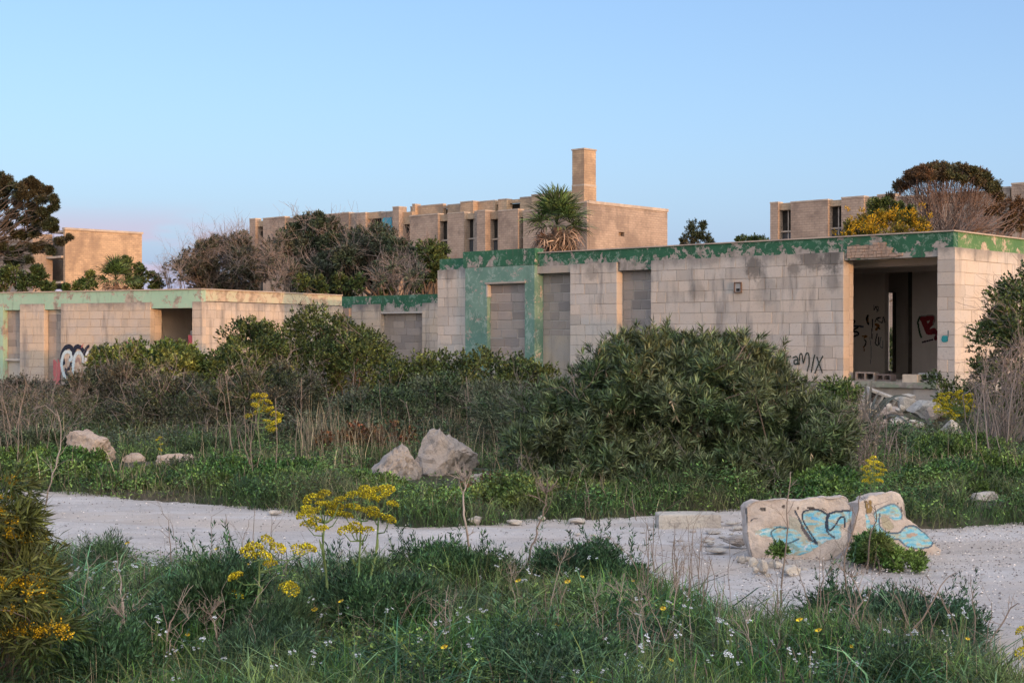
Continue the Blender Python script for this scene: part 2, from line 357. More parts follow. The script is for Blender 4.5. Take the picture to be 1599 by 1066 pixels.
RED = leaf_mat("reddish_leaf", (0.154, 0.077, 0.033), (0.110, 0.099, 0.033), (0.220, 0.077, 0.039), trans=.25)
TWIG = plain_mat("grey_twig", (.20, .165, .150), (.32, .27, .245), 6, island=True)
DTWIG = plain_mat("dark_bark", (0.108, 0.084, 0.066), (0.192, 0.150, 0.120), 6, island=True)
UTW = plain_mat("reddish_bark", (.17, .12, .10), (.26, .19, .16), 3, island=True)
STALK = plain_mat("dry_stalk", (.33, .26, .21), (.20, .15, .12), 6, island=True)
PSTALK = plain_mat("pale_dry_stalk", (.46, .38, .33), (.33, .26, .22), 6)
GSTEM = plain_mat("green_stem", (0.132, 0.216, 0.072), (0.204, 0.276, 0.108), 9)
YEL = leaf_mat("yellow_umbel", (.62, .50, .012), (.42, .38, .015), (.66, .54, .03), trans=.2, clump=30)
WHI = leaf_mat("white_petal", (.60, .63, .64), (.48, .5, .52), None, trans=.2)
DAI = leaf_mat("yellow_petal", (.62, .38, .01), (.6, .45, .02), None, trans=.2)
AGA = leaf_mat("agave_leaf", (.12, .17, .17), (.17, .22, .22), (.26, .25, .24), trans=0, rough=.5)
PALM = leaf_mat("palm_frond", (.040, .080, .022), (.075, .125, .035), (.095, .13, .045), trans=.2)
PALMD = leaf_mat("dead_palm_frond", (.22, .15, .10), (.32, .23, .16), (.16, .10, .07), trans=.2)
# ------------------------------------------------------------------ ground and road
FAR_PX = [-600, -100, 50, 200, 400, 500, 640, 740, 830, 1060, 1160, 1300, 1400, 1480, 1599, 1900, 2600]
FAR_PY = [758, 764, 770, 780, 796, 806, 822, 824, 817, 805, 799, 812, 833, 830, 820, 806, 790]
NEAR_PX = [-600, -100, 60, 200, 350, 500, 650, 800, 950, 1060, 1150, 1240, 1400, 1490, 1540, 1600, 1750, 2300]
NEAR_PY = [850, 862, 880, 905, 912, 908, 905, 918, 930, 950, 975, 995, 1005, 1018, 1045, 1085, 1200, 1500]
FAR_Y = [gY(v) for v in FAR_PY]; NEAR_Y = [gY(v) for v in NEAR_PY]
def px_of(x, y): return CX + F * x / np.maximum(y, .5)
def farY(px): return np.interp(px, FAR_PX, FAR_Y)
def nearY(px): return np.interp(px, NEAR_PX, NEAR_Y)
def sst(a, b, x):
    t = np.clip((x - a) / (b - a), 0, 1); return t * t * (3 - 2 * t)
def wav(x, y, k, s=0.0):
    return np.sin(x * k * 1.7 + 1.3 + s) * np.cos(y * k * 1.3 + s * 2) * .5 + np.sin((x + y) * k * 2.9 + s) * .25 + np.cos((x - 1.4 * y) * k * 4.7 + s) * .15
def ground_h(x, y):
    x = np.asarray(x, float); y = np.asarray(y, float); p = px_of(x, y)
    e = wav(x, y, 2.4) * .25
    bank = sst(-.05, .45, y - farY(p) + e) * (y > 3); near = sst(-.1, .5, nearY(p) - y + e) * (y > 0) + (y <= 0)
    h = -.06 + bank * (.12 + .05 * wav(x, y, 1.2)) + near * (.11 + .04 * wav(x, y, 1.7, 2))
    h = h + sst(0, 4, y - farY(p)) * .05 * wav(x, y, .5, 1)
    s = .584 * x - .812 * y; q = .812 * x + .584 * y
    h = h + sst(38, 60, s) * (5.6 + .25 * np.sin(q * .11) + .18 * np.sin(q * .31 + 1) + .12 * np.sin(q * .83))  # unseen rise behind the camera, added to keep low sun off the ground
    return h
def grid_axis(a, b, step, far, n=16):
    mid = np.arange(a, b, step); g = np.geomspace(step, far, n)
    lo = (a - np.cumsum(g))[::-1]; hi = (b + np.cumsum(g)); return np.concatenate([lo, mid, hi])
gx = grid_axis(-9, 11, .16, 260); gy = grid_axis(3.5, 26, .16, 260)
X, Y = np.meshgrid(gx, gy); Z = ground_h(X, Y); nx, ny = len(gx), len(gy)
idx = np.arange(nx * ny).reshape(ny, nx)
Q = np.stack([idx[:-1, :-1], idx[:-1, 1:], idx[1:, 1:], idx[1:, :-1]], -1).reshape(-1, 4)
s = NT("soil_and_moss")
c = s.mix(s.rng(s.noise(.9, 6), .4, .6), (.055, .06, .03), (.10, .085, .06)); c = s.mix(s.rng(s.noise(14, 4), .5, .7), c, (.035, .05, .02)); s.color(c); s.bump(s.noise(20, 6), .04)
o = mesh_obj("ground", np_mesh("ground", np.stack([X, Y, Z], -1).reshape(-1, 3), Q, True), s.m); tag(o, kind="structure")
gx = np.arange(-9, 12, .07); 
gy = np.arange(4.5, 17.2, .07); X, Y = np.meshgrid(gx, gy); nx, ny = len(gx), len(gy)
P_ = px_of(X, Y)
ZR = .012 * wav(X, Y, 1.1) + .006 * wav(X, Y, 5, 3) - .02 * np.exp(-((Y - (9.6 + .12 * X + 1.5)) / .35) ** 2) - .015 * np.exp(-((Y - (10.9 + .1 * X + 2)) / .3) ** 2)
for off_, amp_ in ((-.75, .030), (.75, .026)): ZR -= amp_ * np.exp(-((Y - (np.interp(P_, FAR_PX, FAR_Y) * .5 + np.interp(P_, NEAR_PX, NEAR_Y) * .5) - off_ + .12 * np.sin(X * .9)) / .20) ** 2)
ZR += RS.normal(size=ZR.shape) * .0022
inside = (Y < farY(P_) + .4) & (Y > nearY(P_) - .7)
idx = np.arange(nx * ny).reshape(ny, nx)
Q = np.stack([idx[:-1, :-1], idx[:-1, 1:], idx[1:, 1:], idx[1:, :-1]], -1)[inside[:-1, :-1]].reshape(-1, 4)
s = NT("white_limestone_track")
c = s.mix(s.rng(s.noise(.8, 7, .62), .38, .62), (.68, .635, .61), (.56, .515, .49))
c = s.mix(s.math('MULTIPLY', s.rng(s.noise(3.5, 7, .7, stretch=(.35, 1.6, 1)), .5, .66), .6), c, (.46, .40, .36))
c = s.mix(s.math('MULTIPLY', s.rng(s.noise(60, 4, .75), .53, .66), .55), c, (.28, .25, .235))
c = s.mix(s.math('MULTIPLY', s.rng(s.noise(42, 3, .7), .36, .30), .5), c, (.62, .58, .54))
c = s.mix(s.math('MULTIPLY', s.rng(s.noise(1.6, 6, .7, stretch=(.5, 1.5, 1)), .60, .72), .5), c, (.24, .20, .17))
c = s.mix(s.math('MULTIPLY', s.rng(s.noise(.55, 5, .6, stretch=(.35, 2.2, 1)), .47, .60), .55), c, (.54, .455, .385))
c = s.mix(s.math('MULTIPLY', s.rng(s.noise(.9, 6, .65, stretch=(.25, 3.2, 1)), .54, .68), .5), c, (.40, .355, .33))
s.color(c); s.bump(s.math('ADD', s.noise(12, 8, .75, stretch=(.5, 1.3, 1)), s.math('MULTIPLY', s.noise(110, 3, .7), .4)), .03, 1)
o = mesh_obj("road", np_mesh("road", np.stack([X, Y, ZR], -1).reshape(-1, 3), Q, True), s.m); tag(o, kind="structure")
# ------------------------------------------------------------------ wall frames and block laying
class Frame:
    def __init__(s, C, U):
        s.C = Vector((C[0], C[1], 0)); s.R = Vector((-U[0], -U[1], 0)).normalized(); s.V = Vector((-s.R.y, s.R.x, 0)); s.a = math.atan2(s.R.y, s.R.x)
    def xat(s, px, v=0.0):
        k = (px - CX) / F; return (k * (s.C.y + v * s.V.y) - s.C.x - v * s.V.x) / (s.R.x - k * s.R.y)
    def vat(s, px, x=0.0):
        k = (px - CX) / F; return (k * (s.C.y + x * s.R.y) - s.C.x - x * s.R.x) / (s.V.x - k * s.V.y)
    def zat(s, px, py, v=0.0):
        x = s.xat(px, v); Yw = s.C.y + x * s.R.y + v * s.V.y; return EYE + (HY - py) / F * Yw
    def zr(s, px, py, x=0.0):
        v = s.vat(px, x); return EYE + (HY - py) / F * (s.C.y + x * s.R.y + v * s.V.y)
BLOCKS = {}
def block_mesh(L, H, D, mat, var):
    key = (L, H, D, mat.name, var)
    if key in BLOCKS: return BLOCKS[key]
    rg = np.random.RandomState(hash((int(L * 100), int(H * 1000), int(D * 100), var)) % 99991)
    c = .005; V = []; 
    bm_v = []
    # front face inset ring gives a worn arris; y=0 is the face
    for (y, i) in ((0.0, c), (c, 0.0), (D, 0.0)):
        for sx, sz in ((-1, -1), (1, -1), (1, 1), (-1, 1)):
            j = rg.uniform(-.003, .003, 3) if y < D else np.zeros(3)
            V.append((sx * (L / 2 - i) + j[0], y + abs(j[1]), sz * (H / 2 - i) + j[2]))
    Fc = [(0, 1, 2, 3)] + [(a, 4 + a, 4 + (a + 1) % 4, (a + 1) % 4) for a in range(4)] + [(4 + a, 8 + a, 8 + (a + 1) % 4, 4 + (a + 1) % 4) for a in range(4)] + [(11, 10, 9, 8)]
    me = bpy.data.meshes.new("stone_block"); me.from_pydata(V, [], Fc); me.update(); me.materials.append(mat)
    BLOCKS[key] = me; return me
LENS = (.30, .44, .56, .66)
NB = {}
def lay(part, thing_name, name, x0, x1, z0, z1, y, D, mat, H=.2667, axis='x', joint=.008, lens=LENS, seed=0, jit=.004, start=None):
    """lays courses from the top down; each block is a child of the wall part"""
    rg = random.Random(seed * 77 + 5); z = z1; row = 0; cnt = 0
    while z - z0 > .07:
        h = min(H, z - z0); x = x0; first = rg.choice(lens) * rg.uniform(.45, 1)
        while x < x1 - .01:
            L = first if x == x0 else rg.choice(lens) * rg.uniform(.94, 1.06)
            if x1 - (x + L) < .16: L = x1 - x
            if L > .78: L = L / 2
            base = min(LENS, key=lambda q: abs(q - L))
            me = block_mesh(base, round(H - joint, 4), D, mat, rg.randint(0, 2))
            o = bpy.data.objects.new(name, me); COL.objects.link(o); o.parent = part
            c = x + L / 2; yy = y + rg.uniform(-jit, jit)
            if axis == 'x': o.location = (c, yy, z - h / 2)
            else: o.location = (-yy, c, z - h / 2); o.rotation_euler = (0, 0, math.pi / 2)
            o.scale = ((L - joint) / base, 1, (h - joint) / (H - joint)); cnt += 1
            x += L
        z -= h; row += 1
    NB[thing_name] = NB.get(thing_name, 0) + cnt
def backing(name, mat, parent, x0, x1, z0, z1, y0, y1):
    return MB().box(x0, x1, y0, y1, z0, z1).build(name, mat, parent)
# ---- sprayed paint as thin sheets of small cells that follow the strokes
def seg_dist(P, pts):
    d = np.full(len(P), 1e9)
    for a, b in zip(pts[:-1], pts[1:]):
        a = np.array(a, float); b = np.array(b, float); ab = b - a; t = np.clip(((P - a) @ ab) / max(ab @ ab, 1e-12), 0, 1)
        d = np.minimum(d, np.linalg.norm(P - (a + t[:, None] * ab), axis=1))
    return d
def smooth_path(pts, n=5):
    p = np.array(pts, float)
    if len(p) < 3: return p
    out = []
    e = np.vstack([2 * p[0] - p[1], p, 2 * p[-1] - p[-2]])
    for i in range(1, len(e) - 2):
        for t in np.linspace(0, 1, n, endpoint=False):
            out.append(.5 * ((2 * e[i]) + (-e[i - 1] + e[i + 1]) * t + (2 * e[i - 1] - 5 * e[i] + 4 * e[i + 1] - e[i + 2]) * t ** 2 + (-e[i - 1] + 3 * e[i] - 3 * e[i + 1] + e[i + 2]) * t ** 3))
    out.append(p[-1]); return np.array(out)
def in_poly(P, poly):
    x, y = P[:, 0], P[:, 1]; r = np.zeros(len(P), bool); n = len(poly)
    for i in range(n):
        x1, y1 = poly[i]; x2, y2 = poly[(i + 1) % n]
        c = ((y1 > y) != (y2 > y)); r ^= c & (x < (x2 - x1) * (y - y1) / ((y2 - y1) if y2 != y1 else 1e-9) + x1)
    return r
def hashn(P, k):
    return np.array([noise.noise(Vector((p[0] * k, p[1] * k, k * .37))) for p in P])
def paint_eval(P, items):
    col = np.zeros((len(P), 3)); al = np.zeros(len(P), bool)
    for it in items:
        if it[0] == 's': m = seg_dist(P, smooth_path(it[1])) < it[2] / 2; c = it[3]
        elif it[0] == 'f':
            m = in_poly(P, smooth_path(list(it[1]) + [it[1][0]])[:-1]); c = it[2]
            if len(it) > 3: m &= True; 
        elif it[0] == 'b': m = (np.linalg.norm((P - np.array(it[1])) / np.array(it[2]), axis=1) + hashn(P, it[4]) * .7) < 1; c = it[3]
        col[m] = c; al |= m
    return col, al
def paint_sheet(name, parent, items, x0, x1, z0, z1, y, res=.014, label=None, axis='x'):
    xs = np.arange(x0, x1, res); zs = np.arange(z0, z1, res); XX, ZZ = np.meshgrid(xs, zs)
    P = np.stack([XX.ravel(), ZZ.ravel()], 1); col, al = paint_eval(P, items); P = P[al]; col = col[al]
    if len(P) == 0: print("empty paint", name); return None
    h = res / 2; n = len(P); V = np.zeros((n, 4, 3)); V[:, :, 1] = y
    for i, (a, b) in enumerate(((-h, -h), (h, -h), (h, h), (-h, h))): V[:, i, 0] = P[:, 0] + a; V[:, i, 2] = P[:, 1] + b
    me = np_mesh(name, V.reshape(-1, 3), np.arange(n * 4).reshape(-1, 4))
    ca = me.color_attributes.new("paint", 'FLOAT_COLOR', 'POINT'); ca.data.foreach_set("color", np.repeat(np.c_[col, np.ones(n)], 4, 0).astype(np.float32).ravel())
    o = mesh_obj(name, me, PAINT, parent)
    if label: o["label"] = label
    return o
# ------------------------------------------------------------------ near hut with the open room (right)
fa = Frame((9.39, 30.2), (-.734, .679))
hutA = empty("stone_hut", fa.C, fa.a); tag(hutA, "long low stone hut with dark green roof band and open room at its right end", "building")
X_ = lambda px, v=0.0: fa.xat(px, v)
TOP, RF, LIN = 3.60, 3.93, 3.41
xL = X_(683); D5 = 7.7; SILL = .70
def pierA(name, px0, px1, zb, seed, z1=TOP, depth=.26):
    x0, x1 = X_(px0), X_(px1)
    p = backing(name, MORT, hutA, x0 + .01, x1 - .01, -.1, z1 - .005, .016, depth - .01)
    lay(p, 'A', "stone_block", x0, x1, zb, z1, 0, depth, LIME, seed=seed); return p
pierA("pier", 683, 730, 1.0, 1)
pierA("pier", 890, 963, .95, 2)
wallA = pierA("front_wall", 1016, 1317, .62, 3)
pierA("corner_pier", 1463, 1491, .0, 5, depth=.3)
# jamb of the open room is thicker
b = backing("jamb", MORT, hutA, X_(1317) - .30, X_(1317) - .01, .3, TOP - .01, .27, .44)
lay(b, 'A', "stone_block", .275, .455, .7, TOP - .2, -(X_(1317) - .004), .2, LIME, axis='y', seed=9, lens=(.66,))
# right gable face
yR = fa.vat(1632)
g = backing("side_wall", MORT, hutA, -.24, -.014, -.1, TOP - .005, .31, D5)
lay(g, 'A', "stone_block", .305, yR, .3, TOP, 0, .2, LIME, axis='y', seed=6)
# blocked bays
for i, (a, bq, zb, lint) in enumerate(((838, 892, 1.72, LIN - .03), (963, 1018, 1.0, LIN - .02))):
    x0, x1 = X_(a), X_(bq)
    w = backing("blocked_bay", CMORT, hutA, x0 - .2, x1 + .1, -.1, lint, .285, .44)
    lay(w, 'A', "concrete_block", x0 - .02, x1 + .02, zb, lint - .03, .27, .1, CBLK, H=.245, seed=20 + i, lens=(.44, .44, .30), joint=.018)
    backing("dado", RENDER, w, x0 - .02, x1 + .02, -.1, zb, .262, .29)
# green painted bay with its own blocked window
x0, x1 = X_(730), X_(838); wx0, wx1 = X_(764), X_(823); wz = fa.zat(790, 443)
gb = MB().box(x0, wx0, -.09, .3, -.1, TOP + .02).box(wx1, x1, -.09, .3, -.1, TOP + .02).box(wx0, wx1, -.09, .3, wz, TOP + .02).build("painted_bay", TEAL, hutA)
MB().box(wx0 - .05, wx1 + .03, -.13, -.085, wz, wz + .05).build("lintel_edge", RENDER, gb)
MB().box(wx0 - .03, wx0 + .03, -.10, .05, wz - .35, wz).build("broken_edge", CMORT, gb)
w = backing("blocked_window", CMORT, hutA, wx0, wx1, -.1, wz, .05, .2)
lay(w, 'A', "concrete_block", wx0 + .005, wx1 - .005, .95, wz - .02, .035, .1, CBLK, H=.245, seed=31, lens=(.44, .56), joint=.02, jit=.008)
# fascia, with deeper lintels over the bays
f = MB()
f.box(xL + .06, X_(727), .035, .25, TOP, RF - .02)
f.box(X_(727), X_(838) + .02, -.10, .25, TOP + .025, RF + .14)
f.box(X_(838) + .02, -.035, .035, .25, TOP, RF)
for a, bq in ((841, 892), (966, 1018)): f.box(X_(a), X_(bq) - .005, .036, .25, LIN - .03, TOP)
f.box(X_(1317) + .002, X_(1463) - .002, .034, .30, LIN, TOP)
fas = f.build("roof_fascia", GREEN, hutA)
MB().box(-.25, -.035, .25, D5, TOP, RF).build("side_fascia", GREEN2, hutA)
MB().box(X_(838), X_(893), .024, .04, LIN - .02, TOP - .02).build("bare_lintel", RENDER, fas)
cp = MB(); cp.box(xL + .04, X_(838), -.02, .30, RF + .122, RF + .15) if False else None
MB().box(X_(838) + .03, 0.0, -.0, .28, RF, RF + .028).box(-.28, 0.0, .28, D5, RF, RF + .028).build("coping", FARTOP, hutA)
MB().box(xL + .3, -.26, .26, D5 - .02, TOP - .14, TOP + .02).build("roof_slab", INT, hutA)
pa = [(X_(1319), 3.47), (X_(1326), 3.72), (X_(1338), 3.77), (X_(1345), 3.70), (X_(1352), 3.75), (X_(1358), 3.72), (X_(1366), 3.78), (X_(1372), 3.73), (X_(1379), 3.77), (X_(1383), 3.66), (X_(1392), 3.56), (X_(1408), 3.47), (X_(1395), 3.44), (X_(1350), 3.44), (X_(1322), 3.43)]
rg = random.Random(3); top = [(x + rg.uniform(-.03, .03), z + rg.uniform(-.02, .02)) for x, z in pa]
me = bpy.data.meshes.new("exposed_masonry"); nn = len(top)
me.from_pydata([(x, .022, z) for x, z in top] + [(x, .05, z) for x, z in top], [], [tuple(range(nn))[::1]] + [(i, nn + i, nn + (i + 1) % nn, (i + 1) % nn) for i in range(nn)]); me.update()
mesh_obj("exposed_masonry", me, plain_mat("crumbling_mortar", (.16, .125, .10), (.26, .21, .17), 14, .02), hutA)
rg = random.Random(8); cnt_ = 0
for row in range(5):
    zz = 3.455 + row * .066; xx = X_(1322)
    while xx < X_(1402):
        wq = rg.uniform(.08, .19)
        if in_poly(np.array([[xx + wq / 2, zz + .03]]), top)[0]:
            q = rg.uniform(.002, .02); st = MB().box(0, wq - .012, -q, .03, 0, .056).build("broken_stone", BRICKC, fas); st.location = (xx, .02, zz + rg.uniform(-.006, .006)); st.rotation_euler = (0, rg.uniform(-.06, .06), 0)
        xx += wq
# open room
oL, oR = X_(1329), X_(1463)
sl = MB().box(X_(1317), oR, -.03, .5, SILL - .12, SILL).build("sill", peel_mat("mossy_sill", (.24, .27, .20), (.30, .31, .25), (.36, .33, .29), .47), hutA)
w = backing("plinth_wall", RENDER, hutA, X_(1317), oR, -.2, SILL - .12, .05, .3)
lay(w, 'A', "stone_block", X_(1425), oR - .005, -.02, SILL - .13, .03, .1, LIME, seed=41)
MB().box(X_(1317) + .02, -.25, .5, D5 - .2, SILL - .25, SILL - .02).build("room_floor", INT, hutA)
V1 = 5.0
bw = MB().box(-10.5, X_(1381, V1), V1, V1 + .22, .4, TOP - .14).box(X_(1424, V1), -.25, V1, V1 + .22, .4, TOP - .14).build("partition_wall", INT, hutA)
V2 = D5 - .22; s0, s1 = X_(1383, V2), X_(1397, V2); zt = fa.zat(1390, 457, V2)
MB().box(-10.5, s0, V2, V2 + .2, -.1, TOP - .14).box(s1, -.25, V2, V2 + .2, -.1, TOP - .14).box(s0, s1, V2, V2 + .2, zt, TOP - .14).box(s0, s1, V2, V2 + .2, -.1, .75).build("rear_wall", INT, hutA)
MB().box(X_(1418, 6.2), X_(1424, 6.2), 6.2, 6.35, .6, TOP - .14).build("door_post", DTWIG, hutA)
MB().box(X_(1396, V2) + .0, X_(1396, V2) + .06, V2 - .1, V2, .7, zt).build("window_post", DTWIG, hutA)
MB().box(-10.7, -10.5, .45, D5 - .02, -.1, TOP - .14).build("cross_wall", INT, hutA)
MB().box(xL + .02, xL + .25, .3, D5 - .02, -.1, TOP).build("end_wall", LIME, hutA)
MB().box(xL + .3, -10.72, D5 - .25, D5 - .02, -.1, TOP - .15).build("rear_wall", LIME, hutA)
for (py, zz) in ((1.2, 3.3), (2.6, 3.36), (3.9, 3.3)):
    MB().box(-10.4, -.3, py, py + .28, zz, TOP - .14).build("ceiling_beam", INT, hutA)
# inside graffiti
BL, OR, RD, GY, PK = (.012, .012, .014), (.30, .12, .02), (.28, .03, .035), (.10, .11, .14), (.42, .12, .13)
def zi(X, Y): px = 1320 + X / 5.07; py = 400 + Y / 5.07; return (fa.xat(px, V1), fa.zat(px, py, V1))
it = [('s', [zi(*p) for p in q], w, c) for q, w, c in (
    ([(45, 500), (75, 515), (60, 545), (100, 560), (55, 590), (95, 600), (100, 620), (50, 640)], .045, BL), ([(60, 552), (140, 556)], .05, GY),
    ([(178, 470), (170, 500), (182, 535)], .06, BL), ([(180, 495), (178, 520)], .04, OR), ([(225, 388), (228, 425), (240, 395)], .022, BL),
    ([(250, 440), (262, 405), (245, 400), (250, 425), (265, 430)], .022, BL), ([(215, 500), (213, 560), (208, 600), (212, 650)], .03, BL),
    ([(235, 520), (250, 490), (280, 485), (250, 500), (290, 525), (300, 480), (312, 520)], .025, BL), ([(240, 540), (262, 550), (245, 580)], .07, OR),
    ([(262, 565), (270, 575)], .04, BL), ([(252, 615), (238, 690), (262, 700), (265, 640)], .03, BL), ([(282, 640), (272, 700), (296, 725), (298, 670)], .018, GY),
    ([(135, 632), (170, 632), (150, 645)], .04, OR), ([(150, 660), (164, 680), (150, 715), (160, 700)], .035, BL), ([(145, 715), (150, 750)], .03, OR), ([(195, 640), (205, 760), (198, 850)], .014, GY),
    ([(605, 495), (690, 490), (680, 530), (650, 560)], .13, RD), ([(615, 500), (640, 560), (660, 600), (700, 590)], .15, RD), ([(700, 600), (730, 610), (715, 650)], .1, (.2, .02, .03)),
    ([(590, 480), (575, 520), (585, 590), (600, 640)], .05, (.04, .07, .03)), ([(600, 475), (700, 470), (695, 540)], .03, (.3, .27, .24)), ([(610, 680), (690, 660)], .04, (.05, .02, .03)))]
paint_sheet("graffiti", hutA, it, X_(1325, V1), X_(1470, V1), .8, 3.4, V1 - .006, .016)
def zo(X, Y): px = 1180 + X / 5.33; py = 530 + Y / 5.33; return (fa.xat(px), fa.zat(px, py))
DG = (.03, .045, .04)
it = [('s', [zo(*p) for p in q], .030, DG) for q in (
    [(180, 165), (195, 140), (225, 135), (240, 160), (225, 185)], [(255, 200), (262, 150), (290, 140)], [(312, 150), (340, 140), (352, 170), (348, 205)], [(350, 165), (322, 175), (325, 205), (350, 195)],
    [(362, 205), (368, 130), (385, 122), (398, 195), (418, 122), (440, 118), (446, 190), (430, 262)], [(492, 128), (475, 200), (464, 272)], [(510, 145), (530, 205), (555, 275)], [(558, 140), (522, 210), (494, 278)])]
paint_sheet("graffiti", hutA, it, X_(1205), X_(1310), .5, 1.9, -.009, .011, "dark green sprayed lettering ending in amix")
zz = fa.zat(1475, 528); it = [('f', [(X_(1470.5), zz + .05), (X_(1479), zz + .055), (X_(1480), zz - .065), (X_(1471), zz - .07)], (.03, .25, .27)), ('s', [(X_(1480.5), zz + .16), (X_(1480), zz - .04)], .02, (.05, .14, .16))]
paint_sheet("paint_patch", hutA, it, X_(1468), X_(1484), zz - .2, zz + .25, -.009, .011, "small teal painted square with a rusty mark")
# small metal box on the wall
bx0, bx1, bz0, bz1 = X_(1147.5), X_(1158.5), fa.zat(1153, 457), fa.zat(1153, 440.5)
jb = MB().box(bx0, bx0 + .02, -.05, .01, bz0, bz1).box(bx1 - .02, bx1, -.05, .01, bz0, bz1).box(bx0 + .02, bx1 - .02, -.05, .01, bz1 - .02, bz1).box(bx0 + .02, bx1 - .02, -.05, .01, bz0, bz0 + .02).build("meter_box", METAL, hutA)
MB().box(bx0 + .02, bx1 - .02, -.02, .01, bz0 + .02, bz1 - .02).build("back_plate", CMORT, jb); MB().box(bx0 + .055, bx1 - .055, -.03, -.018, bz0 + .04, bz0 + .10).build("slot", DARK, jb)
# ------------------------------------------------------------------ left hut
fb = Frame((-9.81, 44.9), (-.8886, .4588))
hutB = empty("stone_hut", fb.C, fb.a); tag(hutB, "low stone hut on the left with pale mint roof band and white graffiti letters", "building")
XB = lambda px, v=0.0: fb.xat(px, v)
BT, BR, BLN = 2.80, 3.18, 2.60; DB = 7.9
def pierB(name, px0, px1, zb, seed, depth=.2, mat=LIMEB):
    x0, x1 = XB(px0), XB(px1); p = backing(name, MORT, hutB, x0 + .01, x1 - .01, -.1, BT - .005, .016, depth - .01)
    lay(p, 'B', "stone_block", x0, x1, zb, BT, 0, depth, mat, seed=seed, joint=.012); return p
MB().box(XB(-60), XB(5), .0, .2, -.1, BT).build("painted_pier", MINT, hutB)
pierB("pier", 31, 69, .1, 51); pierB("front_wall", 95, 235, .5, 52); pierB("corner_pier", 300, 315.5, .3, 53)
b = backing("jamb", MORT, hutB, XB(235) - .3, XB(235) - .01, .3, BT - .01, .21, .54)
lay(b, 'B', "stone_block", .205, .55, .9, BLN, -(XB(235) - .004), .2, LIMEB, axis='y', seed=54, lens=(.44,))
b = backing("jamb", BRICKC, hutB, XB(5) - .25, XB(5) - .002, -.1, BT - .01, .2, .32)
yB = fb.vat(536)
g = backing("side_wall", MORT, hutB, -.22, -.014, -.1, BT - .005, .21, DB)
lay(g, 'B', "stone_block", .205, yB, .95, BT, 0, .2, LIMEB, axis='y', seed=55, joint=.012)
for a, bq, zb in ((5, 32, .95), (69, 96, .1)):
    x0, x1 = XB(a), XB(bq); w = backing("blocked_bay", CMORT, hutB, x0 - .2, x1 + .1, -.1, BLN, .235, .35)
    lay(w, 'B', "concrete_block", x0 - .02, x1 + .02, zb, BLN - (.16 if a == 69 else .03), .22, .1, CBLK, H=.245, seed=60 + a, lens=(.44,))
    if a == 5: backing("ledge", CMORT, w, x0 - .02, x1, .86, .93, .1, .3)
f = MB(); f.box(XB(-60), -.03, .03, .25, BT, BR)
for a, bq in ((5, 31), (69, 95), (235, 300)): f.box(XB(a) + .002, XB(bq) - .002, .031, .25, BLN, BT)
f.build("roof_fascia", MINT, hutB)
MB().box(-.25, -.03, .25, DB, BT + .02, BR).build("side_fascia", MINT2, hutB)
MB().box(XB(-60), 0.01, -.01, .3, BR, BR + .035).box(-.3, .01, .3, DB, BR, BR + .035).build("coping", FARTOP, hutB)
MB().box(XB(-60), -.26, .26, DB - .02, BT - .15, BT + .05).build("roof_slab", INT, hutB)
MB().box(XB(-60), -.25, 4.0, 4.2, -.1, BT - .15).build("partition_wall", INT, hutB)
MB().box(XB(225) - .5, XB(225) - .3, .35, 4.0, -.1, BT - .15).build("cross_wall", INT, hutB)
MB().box(XB(-60), -.25, DB - .25, DB - .02, -.1, BT - .16).build("rear_wall", LIMEB, hutB)
MB().box(XB(235), XB(300), .05, .3, -.1, .85).build("plinth_wall", RENDER, hutB)
w = MB().box(XB(291), XB(300) - .01, .2, .4, .85, fb.zat(295, 516)).box(XB(296), XB(300) - .01, .2, .4, fb.zat(295, 516), fb.zat(297, 503)).build("block_stub", CBLK, hutB)
def zb2(X, Y): px = 140 + X / 6.66; py = 440 + Y / 6.66; return (fb.xat(px), fb.zat(px, py))
def zb1(X, Y): px = X / 6.27; py = 440 + Y / 6.27; return (fb.xat(px), fb.zat(px, py))
m1 = 1 / 6.27 / 46.5
NV, IC, WH = (.02, .025, .045), (.50, .62, .68), (.62, .66, .70)
it = [('b', zb1(560, 870), (60 * m1, 110 * m1), (.42, .13, .14), 9), ('b', zb1(500, 805), (22 * m1, 15 * m1), (.10, .07, .08), 12), ('b', zb1(488, 865), (16 * m1, 22 * m1), (.08, .06, .07), 12)]
it += [('s', [zb1(*p) for p in q], w * m1, c) for q, w, c in (
    ([(625, 790), (612, 720), (640, 650), (690, 635), (722, 690), (700, 740)], 46, NV), ([(640, 935), (610, 840), (612, 760), (640, 690), (690, 690), (705, 740), (690, 765)], 34, IC), ([(700, 800), (680, 850), (650, 850), (660, 900)], 34, NV), ([(655, 760), (648, 810), (655, 840)], 22, (.45, .34, .28)),
    ([(722, 700), (745, 640), (790, 640), (825, 690), (830, 740)], 44, NV), ([(712, 910), (722, 800), (740, 720), (780, 690), (815, 740), (812, 800)], 34, IC), ([(748, 780), (770, 750), (785, 790)], 26, (.30, .22, .2)),
    ([(830, 700), (850, 650), (870, 630)], 30, NV), ([(845, 770), (850, 710), (872, 680)], 26, WH), ([(885, 690), (925, 650), (985, 645), (1040, 670), (1080, 660)], 32, NV), ([(905, 730), (940, 690), (960, 690)], 26, IC), ([(800, 640), (820, 610)], 10, PK))]
it += [('s', [zb2(*p) for p in q], w * m1, PK) for q, w in (([(362, 645), (385, 622), (410, 640), (425, 665)], 12), ([(450, 665), (458, 620), (520, 612)], 16), ([(440, 600), (448, 660)], 10), ([(455, 645), (540, 630)], 10))]
paint_sheet("graffiti", hutB, it, XB(84), XB(236), .05, 2.4, -.012, .02, "white and pale blue sprayed letters with black outlines")
